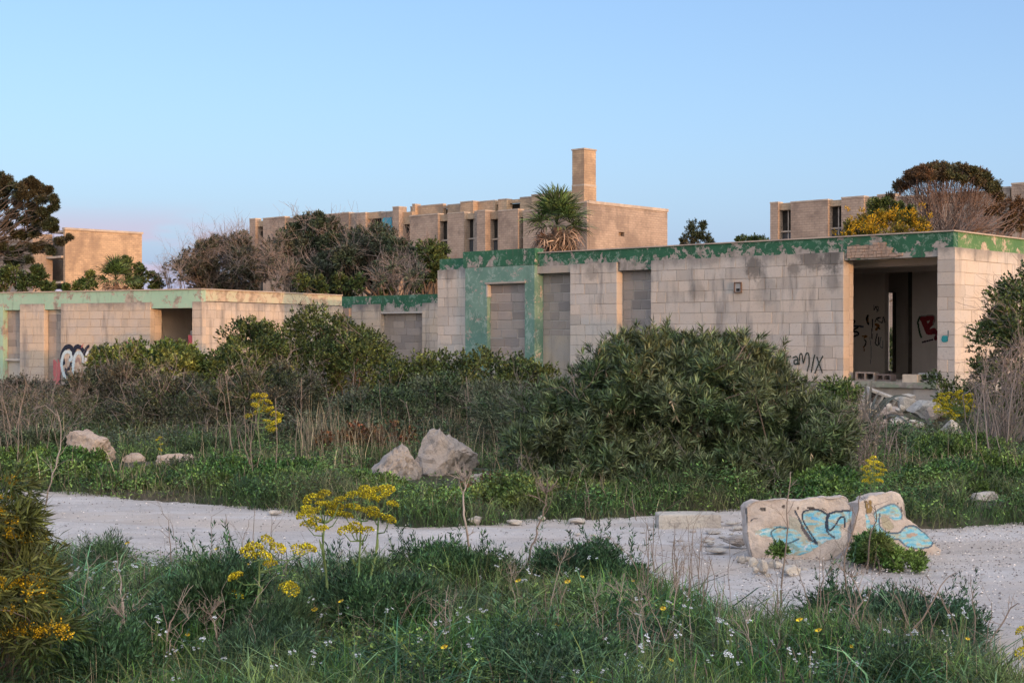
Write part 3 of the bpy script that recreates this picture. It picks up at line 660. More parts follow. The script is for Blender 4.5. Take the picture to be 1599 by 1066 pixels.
paint_sheet("red_paint", hutB, [('b', (XB(291.5), fb.zat(290, 532)), (.10, .22), (.50, .10, .11), 9)], XB(283), XB(300), .8, 2, .18, .02)
# ------------------------------------------------------------------ low middle hut
fc = Frame((-1.8, 49.0), (-.734, .679)); hutC = empty("stone_hut", fc.C, fc.a); tag(hutC, "low stone hut part with green roof band set back between the two larger huts", "building")
XC = lambda px, v=0.0: fc.xat(px, v)
CT = fc.zat(570, 475); CR = 3.18
def pierC(px0, px1, seed, x1=None):
    x0 = XC(px0); x1 = XC(px1) if x1 is None else x1; p = backing("pier", MORT, hutC, x0 + .01, x1 - .01, -.1, CT - .005, .016, .19)
    lay(p, 'C', "stone_block", x0, x1, .7, CT, 0, .2, LIMEB, seed=seed, joint=.012)
pierC(549, 594, 71); pierC(659, 700, 72)
x0, x1 = XC(594), XC(659); w = backing("blocked_bay", CMORT, hutC, x0 - .1, x1 + .1, -.1, fc.zat(626, 487), .235, .4)
lay(w, 'C', "concrete_block", x0, x1, .7, fc.zat(626, 490), .22, .1, CBLK, H=.255, seed=75, lens=(.56, .66))
backing("broken_bay", RENDER, hutC, XC(533), XC(549), -.1, 2.45, .23, .4)
f = MB().box(XC(533), 0, .03, .25, CT, CR); f.box(x0 + .002, x1 - .002, .031, .25, fc.zat(626, 487) + .01, CT)
f.box(XC(533), XC(549), .031, .25, CT - .12, CT); f.build("roof_fascia", GREENC, hutC)
MB().box(x0, x1, .02, .24, fc.zat(626, 487) - .05, fc.zat(626, 487) + .008).build("lintel", CMORT, hutC)
MB().box(XC(533), 0, .26, 3.5, CT - .1, CT + .05).build("roof_slab", INT, hutC)
MB().box(XC(533), 0, 3.3, 3.5, -.1, CT - .1).build("rear_wall", LIMEB, hutC)
# ------------------------------------------------------------------ large derelict blocks behind
def facade(fr, thing, segs, ground=-.2, depth=.6):
    """segs: (px0, px1, ytop, proud, kind, window top y)"""
    for (a, bq, yt, proud, kind, wy) in segs:
        x0, x1 = fr.xat(a), fr.xat(bq); zt = fr.zat((a + bq) / 2, yt)
        if kind == 'p':
            p = MB().box(x0, x1, -proud, depth, ground, zt).build("pier", FARW, thing)
            MB().box(x0 - .03, x1 + .03, -proud - .04, depth, zt, zt + .14).build("coping", FARTOP, p)
        else:
            wz = fr.zat((a + bq) / 2, wy)
            if wy > yt + 1: 
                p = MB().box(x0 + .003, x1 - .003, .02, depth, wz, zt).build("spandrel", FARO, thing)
            w = MB().box(x0 - .7, x1 - .003, .62, .8, ground, wz).build("window", DARK, thing)
            if kind == 'w':
                m = MB(); wid = x1 - x0
                for q in range(1, 4): zq = wz - q * 2.15; m.box(x0 + .004, x1 - .004, .30, .42, zq, zq + .16)
                m.box(x0 + wid * .46, x0 + wid * .54, .43, .48, ground + 3, wz); m.build("window_frame", FARTOP, w)
                MB().box(x0 + .004, x1 - .004, .50, .53, ground, wz - 2.2).build("pane", GLASS, w)
fd = Frame(W(920, 0, 140)[:2], (-.734, .679)); bD = empty("apartment_block", fd.C, fd.a)
tag(bD, "large derelict stone block in the centre with tall square chimney and upright slit windows", "building")
zc = fd.zat(920, 318); vR = fd.vat(1042); vh0, vh1 = fd.vat(966), fd.vat(975); hz0, hz1 = fd.zr(970, 369), fd.zr(970, 362.5)
MB().box(-.4, 0, 0, vh0, -.2, zc).box(-.4, 0, vh1, vR, -.2, zc).box(-.4, 0, vh0, vh1, -.2, hz0).box(-.4, 0, vh0, vh1, hz1, zc).build("side_wall", FARW, bD)
MB().box(-.5, .08, -.1, vR + .1, zc, zc + .3).build("coping", FARTOP, bD); MB().box(-1.2, -1.0, vh0 - .4, vh1 + .4, hz0 - .3, hz1 + .3).build("window", DARK, bD)
facade(fd, bD, [(393, 402, 343, .3, 'p', 0), (402, 413, 345, 0, 'w', 354), (413, 447, 341, .2, 'p', 0), (447, 462, 340, 0, 'o', 348), (462, 500, 338, .3, 'p', 0), (500, 510, 337, 0, 'w', 350), (510, 548, 335, .3, 'p', 0), (548, 560, 334.5, .1, 'p', 0), (560, 574, 334, .3, 'p', 0),
    (574, 597, 331, 0, 'o', 341), (597, 619, 332, .1, 'p', 0), (619.5, 629, 325, .6, 'p', 0), (629, 643, 331, 0, 'w', 350), (643, 687, 337, .3, 'p', 0), (687, 702, 335, 0, 'w', 345), (702, 728, 334, .3, 'p', 0), (728, 743, 333, 0, 'w', 342),
    (743, 753, 331.5, .2, 'p', 0), (753, 766, 331, .8, 'p', 0), (766, 781, 330, 0, 'w', 342), (781, 812, 329.5, .3, 'p', 0), (812, 820, 329, 0, 'w', 339), (820, 893, 328, .3, 'p', 0), (893, 919.5, 318.3, .3, 'p', 0)])
v3 = 3.2
def xx3(px): return fd.xat(px, v3)
for a, bq, yt, pr in ((641, 692, 322, .0), (648, 652, 320.5, .4), (699, 720, 320.5, 0), (728, 748, 317, .9), (748, 775, 315.5, .2), (782, 795, 313, 0.4), (812, 836, 309, 0), (836, 893, 304, .6)):
    zt = fd.zat((a + bq) / 2, yt, v3); p = MB().box(xx3(a), xx3(bq), v3 - pr, v3 + .5, 11.5, zt).build("upper_wall", FARO, bD); MB().box(xx3(a) - .02, xx3(bq) + .02, v3 - pr - .04, v3 + .5, zt, zt + .13).build("coping", FARTOP, p)
for a, bq, yt, yb, wy in ((692, 699, 321.5, 332, 325.5), (720, 728, 319, 331, 322.5), (775, 782, 315, 330, 319.5), (795, 812, 311.5, 329, 317)):
    m_ = (a + bq) / 2; MB().box(xx3(a) + .003, xx3(bq) - .003, v3 + .02, v3 + .5, fd.zat(m_, wy, v3), fd.zat(m_, yt, v3)).build("spandrel", FARO, bD)
    MB().box(xx3(a) - .9, xx3(bq) - .003, v3 + .7, v3 + .9, 11, fd.zat(m_, wy, v3)).build("window", DARK, bD)
MB().box(fd.xat(640), -.42, 1.62, v3 + 2.5, 12.2, 13.9).build("roof_deck", FARTOP, bD)
MB().box(fd.xat(394), fd.xat(640) - .01, 1.7, 9, 12, 14.4).build("roof_deck", FARTOP, bD)
MB().box(xx3(640), -.5, v3 + 2, vR - .2, 11, 14.6).build("rear_block", FARW, bD)
MB().box(fd.xat(393) , fd.xat(393) + .4, .5, 9, -.2, fd.zat(396, 344)).build("end_wall", FARW, bD)
xc = fd.xat(912, .4); zt = fd.zat(912, 233.5, .4); zk = fd.zat(912, 288, .4)
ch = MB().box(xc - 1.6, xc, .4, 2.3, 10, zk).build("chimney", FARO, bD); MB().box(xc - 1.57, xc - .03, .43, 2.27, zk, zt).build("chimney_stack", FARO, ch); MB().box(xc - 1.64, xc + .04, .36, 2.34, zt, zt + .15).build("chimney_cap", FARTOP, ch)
MB().box(xc - 1.61, xc + .01, .39, 2.31, zk - .12, zk + .05).build("string_course", FARTOP, ch)
def zd(px, py): return (fd.xat(px), fd.zat(px, py))
paint_sheet("graffiti", bD, [('b', zd(607, 350), (.75, 1.3), (.06, .30, .42), 1.3), ('s', [zd(601, 343), zd(603, 372)], .3, (.08, .42, .48)), ('s', [zd(611, 345), zd(612, 368)], .3, (.07, .34, .45)), ('s', [zd(603, 374), zd(616, 362)], .25, (.10, .30, .40))], fd.xat(597), fd.xat(619), 8, 15, -.13, .12, "turquoise sprayed mark")
ff = Frame(W(1205, 0, 140)[:2], (-.734, .679)); bF = empty("apartment_block", ff.C, ff.a)
tag(bF, "large derelict stone block on the right behind the umbrella shaped tree", "building")
facade(ff, bF, [(1205, 1217, 318, .3, 'p', 0), (1217, 1237, 317, 0, 'w', 328), (1237, 1295, 315.5, .3, 'p', 0), (1295, 1316, 312.5, 0, 'w', 322), (1316, 1351, 309.5, .3, 'p', 0), (1351, 1372, 307, 0, 'w', 318), (1372, 1400, 305.5, .3, 'p', 0), (1400, 1440, 308, .2, 'p', 0), (1440, 1455, 308, 0, 'w', 318), (1455, 1478, 305, .3, 'p', 0),
    (1478, 1520, 303, .2, 'p', 0), (1520, 1560, 301, .6, 'p', 0), (1560, 1578, 294.5, .2, 'p', 0), (1578, 1588, 294, 0, 'w', 306), (1588, 1650, 288, 1.2, 'p', 0)])
MB().box(.05, ff.xat(1650), 1.7, 12, 10, 14.2).build("roof_deck", FARTOP, bF)
MB().box(.0, .4, .5, 12, -.2, ff.zat(1206, 318.5)).build("end_wall", FARW, bF)
fe = Frame(W(102, 0, 170)[:2], (-.734, .679)); bE = empty("apartment_block", fe.C, fe.a)
tag(bE, "derelict stone block on the far left with a plain sunlit orange side wall", "building")
ze = fe.zat(102, 358.5); vE = fe.vat(222)
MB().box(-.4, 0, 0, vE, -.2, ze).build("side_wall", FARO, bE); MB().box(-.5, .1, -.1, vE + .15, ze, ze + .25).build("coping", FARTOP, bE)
MB().box(fe.xat(78), -.41, 2.0, 2.3, -.2, ze - .3).build("recessed_wall", FARW, bE)
MB().box(fe.xat(78), -.41, 0.1, 2.0, fe.zat(90, 363.5), fe.zat(90, 360)).build("roof_edge", FARTOP, bE)
for py in (400, 439.5):
    b = MB().box(fe.xat(75), -.41, -.3, 2.0, fe.zat(90, py) - .25, fe.zat(90, py)).build("balcony", FARTOP, bE)
for q in (.28, .55, .8): xx = fe.xat(75) * (1 - q) - .41 * q; MB().box(xx, xx + .35, 1.6, 1.99, 1, ze - .5).build("mullion", FARTOP, bE)
facade(fe, bE, [(-60, -20, 370, .3, 'p', 0), (-20, -8, 372, 0, 'w', 380), (-8, 12, 371, .3, 'p', 0), (12, 20, 372, 0, 'w', 380), (20, 34, 371, .5, 'p', 0), (34, 41, 370, 0, 'w', 376), (41, 50, 370, .5, 'p', 0), (50, 57, 369, 0, 'w', 376), (57, 62, 369, .3, 'p', 0), (62, 75.5, 368.5, 2.0, 'p', 0)])
MB().box(fe.xat(-60), -.5, 2.4, vE - .3, 8, 13.6).build("rear_block", FARW, bE)
print("BLOCKS", NB)
# ------------------------------------------------------------------ plant builders
def thing(name, label, cat, loc, group=None, rz=0.0):
    return tag(empty(name, loc, rz), label, cat, group)
def sub(parent, o):                      # geometry given in place-coordinates, hung under a thing that stands elsewhere
    o.location = -parent.location; return o
def hgt(p): return float(ground_h(p[0], p[1]))
def blob(px, py, Yd, rx, rz, ry): return (np.array(W(px, py, Yd)), np.array([rx * Yd / F, ry, rz * Yd / F]))
def lumps_of(blobs, n, rng, lo=.72):
    wt_ = np.array([b[1][0] * b[1][2] for b in blobs]) ** .85; wt_ /= wt_.sum(); out = []
    for i in rng.choice(len(blobs), n, p=wt_):
        c, r = blobs[i]; d = norm(rng.normal(size=3)); d[2] = abs(d[2]) if rng.rand() < .6 else d[2]
        p = c + r * d * rng.uniform(lo, 1.0); out.append((p, norm(d / r * r.mean())))
    return out
def shoots_of(lumps, R, per, rng, up=.3, zmin=.02):
    P, N = [], []
    for p, n in lumps:
        d = norm(rng.normal(size=(per, 3))); k = R * rng.uniform(.75, 1.25)
        P.append(p + d * k * rng.uniform(.35, 1.0, (per, 1))); N.append(norm(d * .75 + n * .6 + np.array([0, 0, up])))
    P = np.concatenate(P); N = np.concatenate(N); m = P[:, 2] > zmin; return P[m], N[m]
def foliage_arrays(P, N, K, L, Wd, a0, a1, sl, rng, bend=.0):
    n = len(P); A = np.repeat(N, K, 0); t = rng.uniform(0, 1, n * K).reshape(-1, 1)
    perp = norm(np.cross(A, norm(rng.normal(size=(n * K, 3))))); an = (rng.uniform(a0, a1, n * K).reshape(-1, 1)) * (1.15 - .5 * t)
    D = norm(A * np.cos(an) + perp * np.sin(an)); base = np.repeat(P, K, 0) + A * sl * (t - .3)
    Nn = norm(A + .35 * rng.normal(size=A.shape)); Ls = L * rng.uniform(.6, 1.15, n * K); Ws = Wd * rng.uniform(.7, 1.2, n * K)
    return leaf_arrays(base, D, Nn, Ls, Ws, bend)
def foliage(name, P, N, K, L, Wd, a0, a1, sl, mat, parent, rng, bend=0.0):
    V, Q = foliage_arrays(P, N, K, L, Wd, a0, a1, sl, rng, bend)
    return sub(parent, mesh_obj(name, np_mesh(name, V, Q), mat, parent))
def arc(a, b, rng, n=6, sag=.12):
    a = np.array(a, float); b = np.array(b, float); t = np.linspace(0, 1, n).reshape(-1, 1); L = np.linalg.norm(b - a)
    off = rng.normal(size=3) * L * sag; off2 = rng.normal(size=3) * L * sag * .5
    return a + (b - a) * t + np.sin(t * math.pi) * off + np.sin(t * 2 * math.pi) * off2
def bush(name, label, blobs, nl, R, per, K, L, Wd, ang, sl, mat, seed, cat="bush", group=None, bark=None, nbr=24, br=.02, twig=None, ntw=0, bend=0.0, up=.3, base=None, lo=.72, spikes=0, dead=0):
    rng = np.random.RandomState(seed); bl = [blob(*b) for b in blobs]
    c = bl[0][0]; base = Vector((c[0], c[1], 0)) if base is None else base; base.z = hgt(base)
    o = thing(name, label, cat, base, group)
    lm = lumps_of(bl, nl, rng, lo); P, N = shoots_of(lm, R, per, rng, up, zmin=base.z + .03)
    if spikes:
        top_ = sorted(range(len(P)), key=lambda i: -(P[i][2] - np.interp(P[i][0], [bl[0][0][0] - 2, bl[0][0][0], bl[0][0][0] + 2], [-.7, 0, -.7])))[:len(P) // 5]
        for i in rng.choice(top_, spikes):
            d_ = norm(np.array([rng.normal() * .35, rng.normal() * .3, 1.0])); n_ = rng.randint(3, 7)
            for q_ in range(n_): P = np.vstack([P, P[i] + d_ * .055 * q_ + rng.normal(size=3) * .008]); N = np.vstack([N, d_])
    foliage("foliage", P, N, K, L, Wd, ang[0], ang[1], sl, mat, o, rng, bend)
    if dead:
        k_ = rng.choice(len(P), dead); foliage("dead_leaves", P[k_], norm(N[k_] * .3 + np.array([0, 0, -.8])), 5, L * .9, Wd * 1.1, .2, 1.0, sl, STRAW, o, rng)
    items = []
    for i in range(nbr):
        p = lm[rng.randint(len(lm))][0]; b0 = np.array([base.x + rng.normal() * .12, base.y + rng.normal() * .12, base.z - .05])
        if bl[0][1][0] > 1.2: b0[0] += (p[0] - b0[0]) * .5; b0[1] += (p[1] - b0[1]) * .4
        items.append((arc(b0, p, rng, 7), br, br * .35))
    sub(o, tubes("branches", items, bark or DTWIG, o, 4))
    if ntw:
        items = []
        for i in range(ntw):
            p, n_ = lm[rng.randint(len(lm))]; d = norm(n_ + rng.normal(size=3) * .5 + np.array([0, 0, .5]))
            grow(p - d * R * .8, d, R * rng.uniform(1.4, 2.6), br * .35, 2, items, rng, .55, (2, 3), .2, .03, .7, 3)
        sub(o, tubes("bare_twigs", items, twig or TWIG, o, 3))
    return o
# ------------------------------------------------------------------ shrubs between the track and the huts
bush("oleander_bush", "largest green oleander bush with long narrow leaves right of centre", [(1075, 650, 16.4, 190, 112, 1.6), (900, 690, 16.2, 95, 75, 1.2), (1240, 700, 16.4, 82, 78, 1.2), (1005, 585, 16.8, 58, 62, .8), (1125, 585, 16.8, 72, 60, .9), (1050, 740, 15.3, 225, 50, .8), (1190, 610, 16.8, 45, 48, .8), (845, 720, 15.8, 60, 55, .7), (950, 625, 16.5, 75, 65, .8), (1060, 660, 15.5, 130, 60, .7), (1275, 745, 15.6, 52, 42, .7), (1290, 690, 16.2, 38, 50, .7), (935, 640, 16.3, 75, 62, .8), (1065, 565, 16.8, 60, 44, .7), (1060, 758, 14.9, 215, 36, .45)],
    480, .155, 24, 13, .12, .0145, (.4, 1.45), .05, OLE, 21, bark=DTWIG, nbr=60, br=.016, twig=TWIG, ntw=50, bend=.03, up=.5, spikes=75, dead=220, lo=.62)
bush("oleander_sapling", "dead and green oleander twigs leaning out left of the largest bush", [(850, 640, 17.5, 45, 35, .5), (820, 700, 17.2, 35, 40, .5)], 20, .15, 20, 9, .11, .014, (.35, 1.1), .12, OLE, 22, nbr=18, br=.01, ntw=22)
bush("lentisk_bush", "wide dark green bush in front of the teal painted bay", [(730, 605, 26.5, 125, 58, 1.4), (640, 625, 26, 60, 60, 1.2), (820, 620, 26, 60, 52, 1.2)], 150, .22, 34, 9, .06, .034, (.3, 1.3), .10, LENT, 23, nbr=30)
bush("lentisk_bush", "dark round bush before the low middle hut", [(520, 565, 36, 88, 62, 1.8), (470, 580, 35, 70, 45, 1.5), (560, 575, 35, 55, 50, 1.4), (500, 520, 36, 50, 34, 1.0)], 150, .30, 30, 9, .07, .038, (.3, 1.3), .13, LENT, 24, nbr=30, ntw=20)
bush("lentisk_bush", "dark green bush left of the round bush, against the left hut gable", [(400, 555, 34, 62, 42, 1.3), (370, 590, 33, 60, 45, 1.4), (395, 525, 34.5, 40, 18, .6)], 90, .27, 30, 9, .075, .038, (.3, 1.3), .12, LENT, 25, nbr=24)
bush("leafy_shrub", "fresh green shrub below the doorway of the left hut", [(235, 580, 33, 75, 42, 1.2), (280, 575, 33, 40, 35, 1.0), (185, 570, 33, 35, 22, .8)], 90, .25, 28, 9, .085, .042, (.3, 1.3), .12, BRI, 26, nbr=24)
bush("scrub_bush", "brown green scrub bush below the graffiti letters of the left hut", [(185, 630, 27, 88, 62, 1.4), (155, 612, 28, 36, 24, .8), (190, 675, 24.5, 80, 36, 1.0)], 190, .19, 32, 10, .05, .022, (.3, 1.4), .09, SCR, 27, nbr=40, ntw=70)
bush("scrub_bush", "brown scrub bush with grey twigs behind the tall yellow fennel", [(420, 640, 23, 85, 72, 1.3), (360, 660, 23, 75, 60, 1.2), (470, 670, 23, 40, 50, .9), (410, 695, 21, 80, 26, .8)], 230, .17, 32, 10, .045, .02, (.3, 1.4), .08, SCR, 28, nbr=40, ntw=80)
bush("scrub_bush", "low twiggy brown bush between the left boulder and the brown scrub", [(280, 655, 24, 85, 66, 1.2), (230, 675, 23.5, 55, 45, .9), (300, 700, 21.5, 70, 22, .8)], 190, .17, 30, 9, .045, .02, (.3, 1.4), .08, SCR, 29, nbr=40, ntw=90)
bush("thorn_bush", "tangle of bare grey twigs at the left edge below the blocked bay", [(60, 662, 21, 80, 48, 1.0), (20, 652, 22, 50, 38, .9)], 90, .16, 20, 8, .035, .014, (.3, 1.4), .06, SCR, 30, nbr=40, br=.007, bark=TWIG, ntw=210)
bush("scrub_bush", "brown shrub at the foot of the left hut wall", [(30, 625, 32, 50, 28, 1.0), (80, 622, 31, 18, 16, .6)], 70, .22, 28, 9, .05, .02, (.3, 1.4), .1, BRN, 31, nbr=20, ntw=30)
bush("weedy_bush", "grey green undergrowth bush behind the two grey boulders", [(600, 650, 21.5, 75, 40, .9), (700, 635, 22, 80, 42, .9), (640, 685, 20.2, 90, 22, .6)], 130, .16, 28, 9, .06, .02, (.3, 1.4), .1, MIDG, 32, nbr=10, br=.006, ntw=40)
bush("weedy_bush", "blue green undergrowth bush left of the largest bush", [(800, 680, 19.5, 65, 65, .9), (760, 645, 21.5, 55, 42, .8)], 90, .17, 26, 9, .07, .014, (.3, 1.4), .1, MIDG, 33, nbr=16, br=.008, ntw=30)
bush("red_leaved_bramble", "low reddish bramble left of the leaning grey boulder", [(545, 705, 18.6, 60, 28, .6), (600, 690, 19.4, 45, 22, .5)], 46, .12, 22, 8, .045, .028, (.3, 1.4), .08, RED, 34, nbr=20, br=.006, ntw=8)
bush("red_leaved_bramble", "low reddish bramble beside the dead umbel stalk near the track", [(760, 770, 15.0, 38, 22, .4), (735, 785, 14.6, 30, 14, .3)], 26, .09, 20, 8, .035, .016, (.3, 1.4), .08, RED, 35, nbr=14, br=.005, ntw=6)
bush("bramble_bush", "dark leafy bush against the right end of the near hut", [(1590, 540, 25, 62, 88, 1.0), (1610, 480, 26, 50, 60, 1.0), (1560, 600, 24.5, 40, 45, .8), (1625, 640, 24, 60, 80, .8)], 120, .22, 28, 9, .075, .036, (.3, 1.3), .12, LENT, 36, nbr=30, ntw=60)
bush("bramble_bush", "dark low bush behind the yellow fennel by the hut corner", [(1500, 625, 28.6, 42, 32, .5), (1470, 600, 29.4, 16, 12, .3), (1530, 650, 27, 40, 40, .7)], 40, .18, 26, 8, .06, .03, (.3, 1.3), .1, LENT, 37, nbr=14)
bush("thorn_bush", "tall grey bare stems in front of the dark bush at the right edge", [(1560, 640, 19.5, 50, 80, .6), (1595, 620, 19.2, 45, 95, .6)], 34, .14, 6, 6, .03, .01, (.3, 1.2), .06, STRAW, 38, nbr=90, br=.009, bark=TWIG, ntw=130)
bush("nettle_patch", "mound of dark weeds behind the graffitied slabs, right of the largest bush", [(1430, 722, 18.5, 62, 36, .8), (1380, 700, 19, 40, 30, .6)], 70, .16, 26, 9, .055, .02, (.3, 1.4), .1, FEN, 39, nbr=12, br=.006, ntw=12)
bush("leafy_shrub", "small yellow green shrub at the right foot of the largest bush", [(1310, 640, 20.5, 32, 42, .5)], 26, .13, 22, 8, .06, .02, (.3, 1.3), .1, BRI, 40, nbr=14, br=.007, ntw=8)
bush("thorn_bush", "grey bare twigs rising between the agave and the largest bush", [(1340, 690, 16.4, 38, 62, .5)], 16, .12, 4, 5, .03, .01, (.3, 1.2), .05, STRAW, 41, nbr=46, br=.007, bark=TWIG, ntw=50)
bush("weed_mound", "clump of green weeds growing between the two graffitied slabs", [(1372, 868, 10.5, 34, 18, .24), (1415, 880, 10.4, 32, 9, .2), (1350, 856, 10.7, 14, 12, .12)], 50, .05, 26, 9, .035, .014, (.3, 1.4), .04, GRD, 42, cat="weeds", nbr=10, br=.003)
bush("weed_mound", "small yellowing fennel tuft in front of the gap between the slabs", [(1370, 855, 10.35, 14, 20, .1)], 12, .04, 26, 9, .04, .006, (.3, 1.4), .04, BRI, 43, cat="weeds", nbr=8, br=.003)
bush("weed_mound", "sprig of weeds at the foot of the left graffitied slab", [(1212, 862, 10.5, 11, 12, .08)], 8, .03, 20, 8, .035, .012, (.3, 1.4), .04, GRD, 44, cat="weeds", nbr=10, br=.003)
# low leafy cover along the far edge of the track, one bush each
for i, (px, py, Yd, rx, rz, m, lb) in enumerate((
    (80, 735, 16.9, 95, 24, GRD, "leafy weed bank at the far side of the track, left end"), (230, 760, 16.0, 95, 16, GRD, "leafy weed bank below the left boulder"), (360, 758, 16.0, 85, 28, GRD, "leafy weed bank left of the tall yellow fennel"),
    (450, 765, 15.6, 70, 30, GRD, "grey green weed bank under the tall distant fennel"), (570, 782, 14.8, 75, 26, GRD, "dark green weed bank behind the big fennel heads"), (680, 800, 14.0, 80, 18, GRD, "dark green weed bank below the grey boulders"),
    (800, 785, 14.4, 60, 22, BRI, "yellow green weed bank by the dead umbel stalk"), (900, 783, 14.7, 75, 20, BRI, "bright green weed bank at the foot of the largest bush"), (1030, 782, 14.8, 80, 16, GRD, "green weed bank behind the squared stone"), (1130, 782, 15.0, 55, 14, GRD, "low green weeds left of the graffitied slabs"),
    (1290, 775, 14.6, 50, 26, GRD, "green weeds rising behind the graffitied slabs"), (1470, 775, 15.2, 80, 38, GRD, "green weed bank right of the graffitied slabs"), (1570, 770, 15.6, 70, 42, GRD, "green weed bank by the right edge"), (1540, 812, 14.0, 70, 14, BRI, "low weeds at the track edge on the right"),
    (1500, 722, 18.4, 90, 30, GRD, "green weed bank below the rubble heap"))):
    bush("weed_clump", lb, [(px, py - 4, Yd, rx, rz * 1.15, .6), (px + rx * .3, py + 8, Yd - .6, rx * .7, rz * .8, .4), (px - rx * .4, py + 8, Yd - .5, rx * .6, rz * .8, .4)], 130, .10, 30, 9, .045, .020, (.3, 1.4), .06, m, 60 + i, cat="weeds", nbr=10, br=.004)
# ------------------------------------------------------------------ trees and bushes behind the huts
def tree(name, label, lumps, base, mat, seed, K=8, L=.12, Wd=.05, per=40, ang=(.3, 1.3), sl=.14, bark=DTWIG, trunk=.16, ntw=0, twig=TWIG, cat="tree", lr=.45, sub_n=3, fl=.6, twl=2.0, group=None, flat=1.0):
    """lumps: (px, py, Y, r_px) leaf masses; base: (px, Y)"""
    rng = np.random.RandomState(seed); b = W(base[0], 0, base[1]); b.z = hgt(b)
    o = thing(name, label, cat, b, group); P, N, items, tw = [], [], [], []
    top = np.array([b.x, b.y, 0.0]); cs = [np.array(W(*l[:3])) for l in lumps]; zc = np.mean([c[2] for c in cs]); fork = np.array([b.x + rng.normal() * .1, b.y, b.z + (zc - b.z) * fl])
    tr = arc((b.x, b.y, b.z - .1), fork, rng, 6, .04)
    for c, l in zip(cs, lumps):
        r = l[3] * l[2] / F; sl_ = []
        for q in range(sub_n * 3):
            d = norm(rng.normal(size=3)); sl_.append((c + d * r * np.array([1, 1, flat]) * rng.uniform(.45, .95), d))
        p, n = shoots_of(sl_, r * .42, per // 3, rng); P.append(p); N.append(n)
        items.append((arc(fork + (np.array([0, 0, 1.0]) * rng.uniform(-.25, .1) * (zc - b.z) * .5), c, rng, 7, .08), trunk * lr, trunk * lr * .25))
        for q in range(3): items.append((arc(c - (c - fork) * .25, sl_[q][0], rng, 4, .1), trunk * lr * .33, trunk * .05))
        for q in range(ntw):
            d = norm(rng.normal(size=3) + np.array([0, -.4, .6])); grow(c - d * r * .5, d, r * twl, trunk * .10, 2, tw, rng, .5, (2, 3), .16, .05, .7, 3)
    sub(o, tubes("trunk", [(tr, trunk, trunk * .6)], bark, o, 7)); foliage("crown", np.concatenate(P), np.concatenate(N), K, L, Wd, ang[0], ang[1], sl, mat, o, rng)
    sub(o, tubes("limbs", items, bark, o, 5))
    if tw: sub(o, tubes("bare_twigs", tw, twig, o, 3))
    return o
Yt = 62
def around(px, py, rx, ry, n, r, rng, Y0, dY=2.0): return [(px + rx * math.sqrt(rng.rand()) * math.cos(t), py + ry * math.sqrt(rng.rand()) * math.sin(t), Y0 + rng.uniform(-dY, dY), r * rng.uniform(.8, 1.2)) for t in rng.uniform(0, 6.28, n)]
rg = np.random.RandomState(5)
tree("evergreen_tree", "broad dark green tree standing highest in the middle behind the low huts", around(505, 398, 84, 44, 46, 17, rg, 63) + [(480, 352, 63, 17), (500, 350, 62, 15), (525, 356, 63, 16), (460, 362, 63, 14), (495, 342, 63, 8), (440, 375, 62, 14), (425, 390, 62, 13), (560, 368, 62, 14)] + around(505, 430, 95, 25, 16, 16, rg, 61, 1), (505, 63), TAM, 101, per=66, ntw=2)
tree("evergreen_tree", "grey green tree right of the broad middle tree", around(585, 402, 58, 40, 40, 15, rg, 60) + [(575, 372, 60, 13), (600, 380, 60, 12), (625, 385, 60, 10)], (590, 60), TAM, 102, per=54, ntw=2)
tree("evergreen_tree", "small round green tree touching the left end of the near hut roof", around(668, 415, 26, 28, 15, 13, rg, 58, 1) + [(690, 392, 58, 11), (672, 388, 58, 10)], (672, 58), LENT, 103, per=54, ntw=1)
tree("bare_tamarisk", "bare pale grey tree between the two green trees by the near hut", around(628, 428, 38, 22, 10, 12, rg, 55, 1), (630, 55), TAM, 104, per=14, ntw=12, trunk=.09)
tree("tamarisk_tree", "purple grey twiggy tree left of the broad middle tree", around(352, 415, 74, 38, 48, 15, rg, 62) + [(368, 375, 62, 10), (330, 385, 62, 10), (385, 380, 62, 11)], (345, 62), BRN, 105, per=40, ntw=9, trunk=.1)
tree("bare_tamarisk", "pale dead tree in front of the broad middle tree", around(437, 420, 26, 30, 8, 12, rg, 57, 1) + [(440, 375, 58, 9)], (440, 57), BRN, 106, per=10, ntw=13, trunk=.09)
tree("bare_tamarisk", "bare arching grey twigs at the left end of the tree group", around(275, 430, 24, 20, 6, 10, rg, 60, 1), (285, 60), BRN, 107, per=5, ntw=10, trunk=.07)
tree("evergreen_bush", "small dark green bush at the top left of the tree group", [(335, 378, 66, 9), (312, 388, 66, 10), (380, 372, 66, 8), (392, 400, 66, 14), (300, 410, 66, 12)], (335, 66), LENT, 108, per=50, trunk=.08)
tree("evergreen_bush", "low green bushes just above the roof of the low middle hut", [(470, 442, 56, 12), (500, 445, 56, 11), (530, 440, 56, 12), (560, 442, 56, 12), (600, 446, 56, 11), (650, 440, 56, 12)], (540, 56), LENT, 109, per=50, ntw=2, trunk=.08, cat="bush")
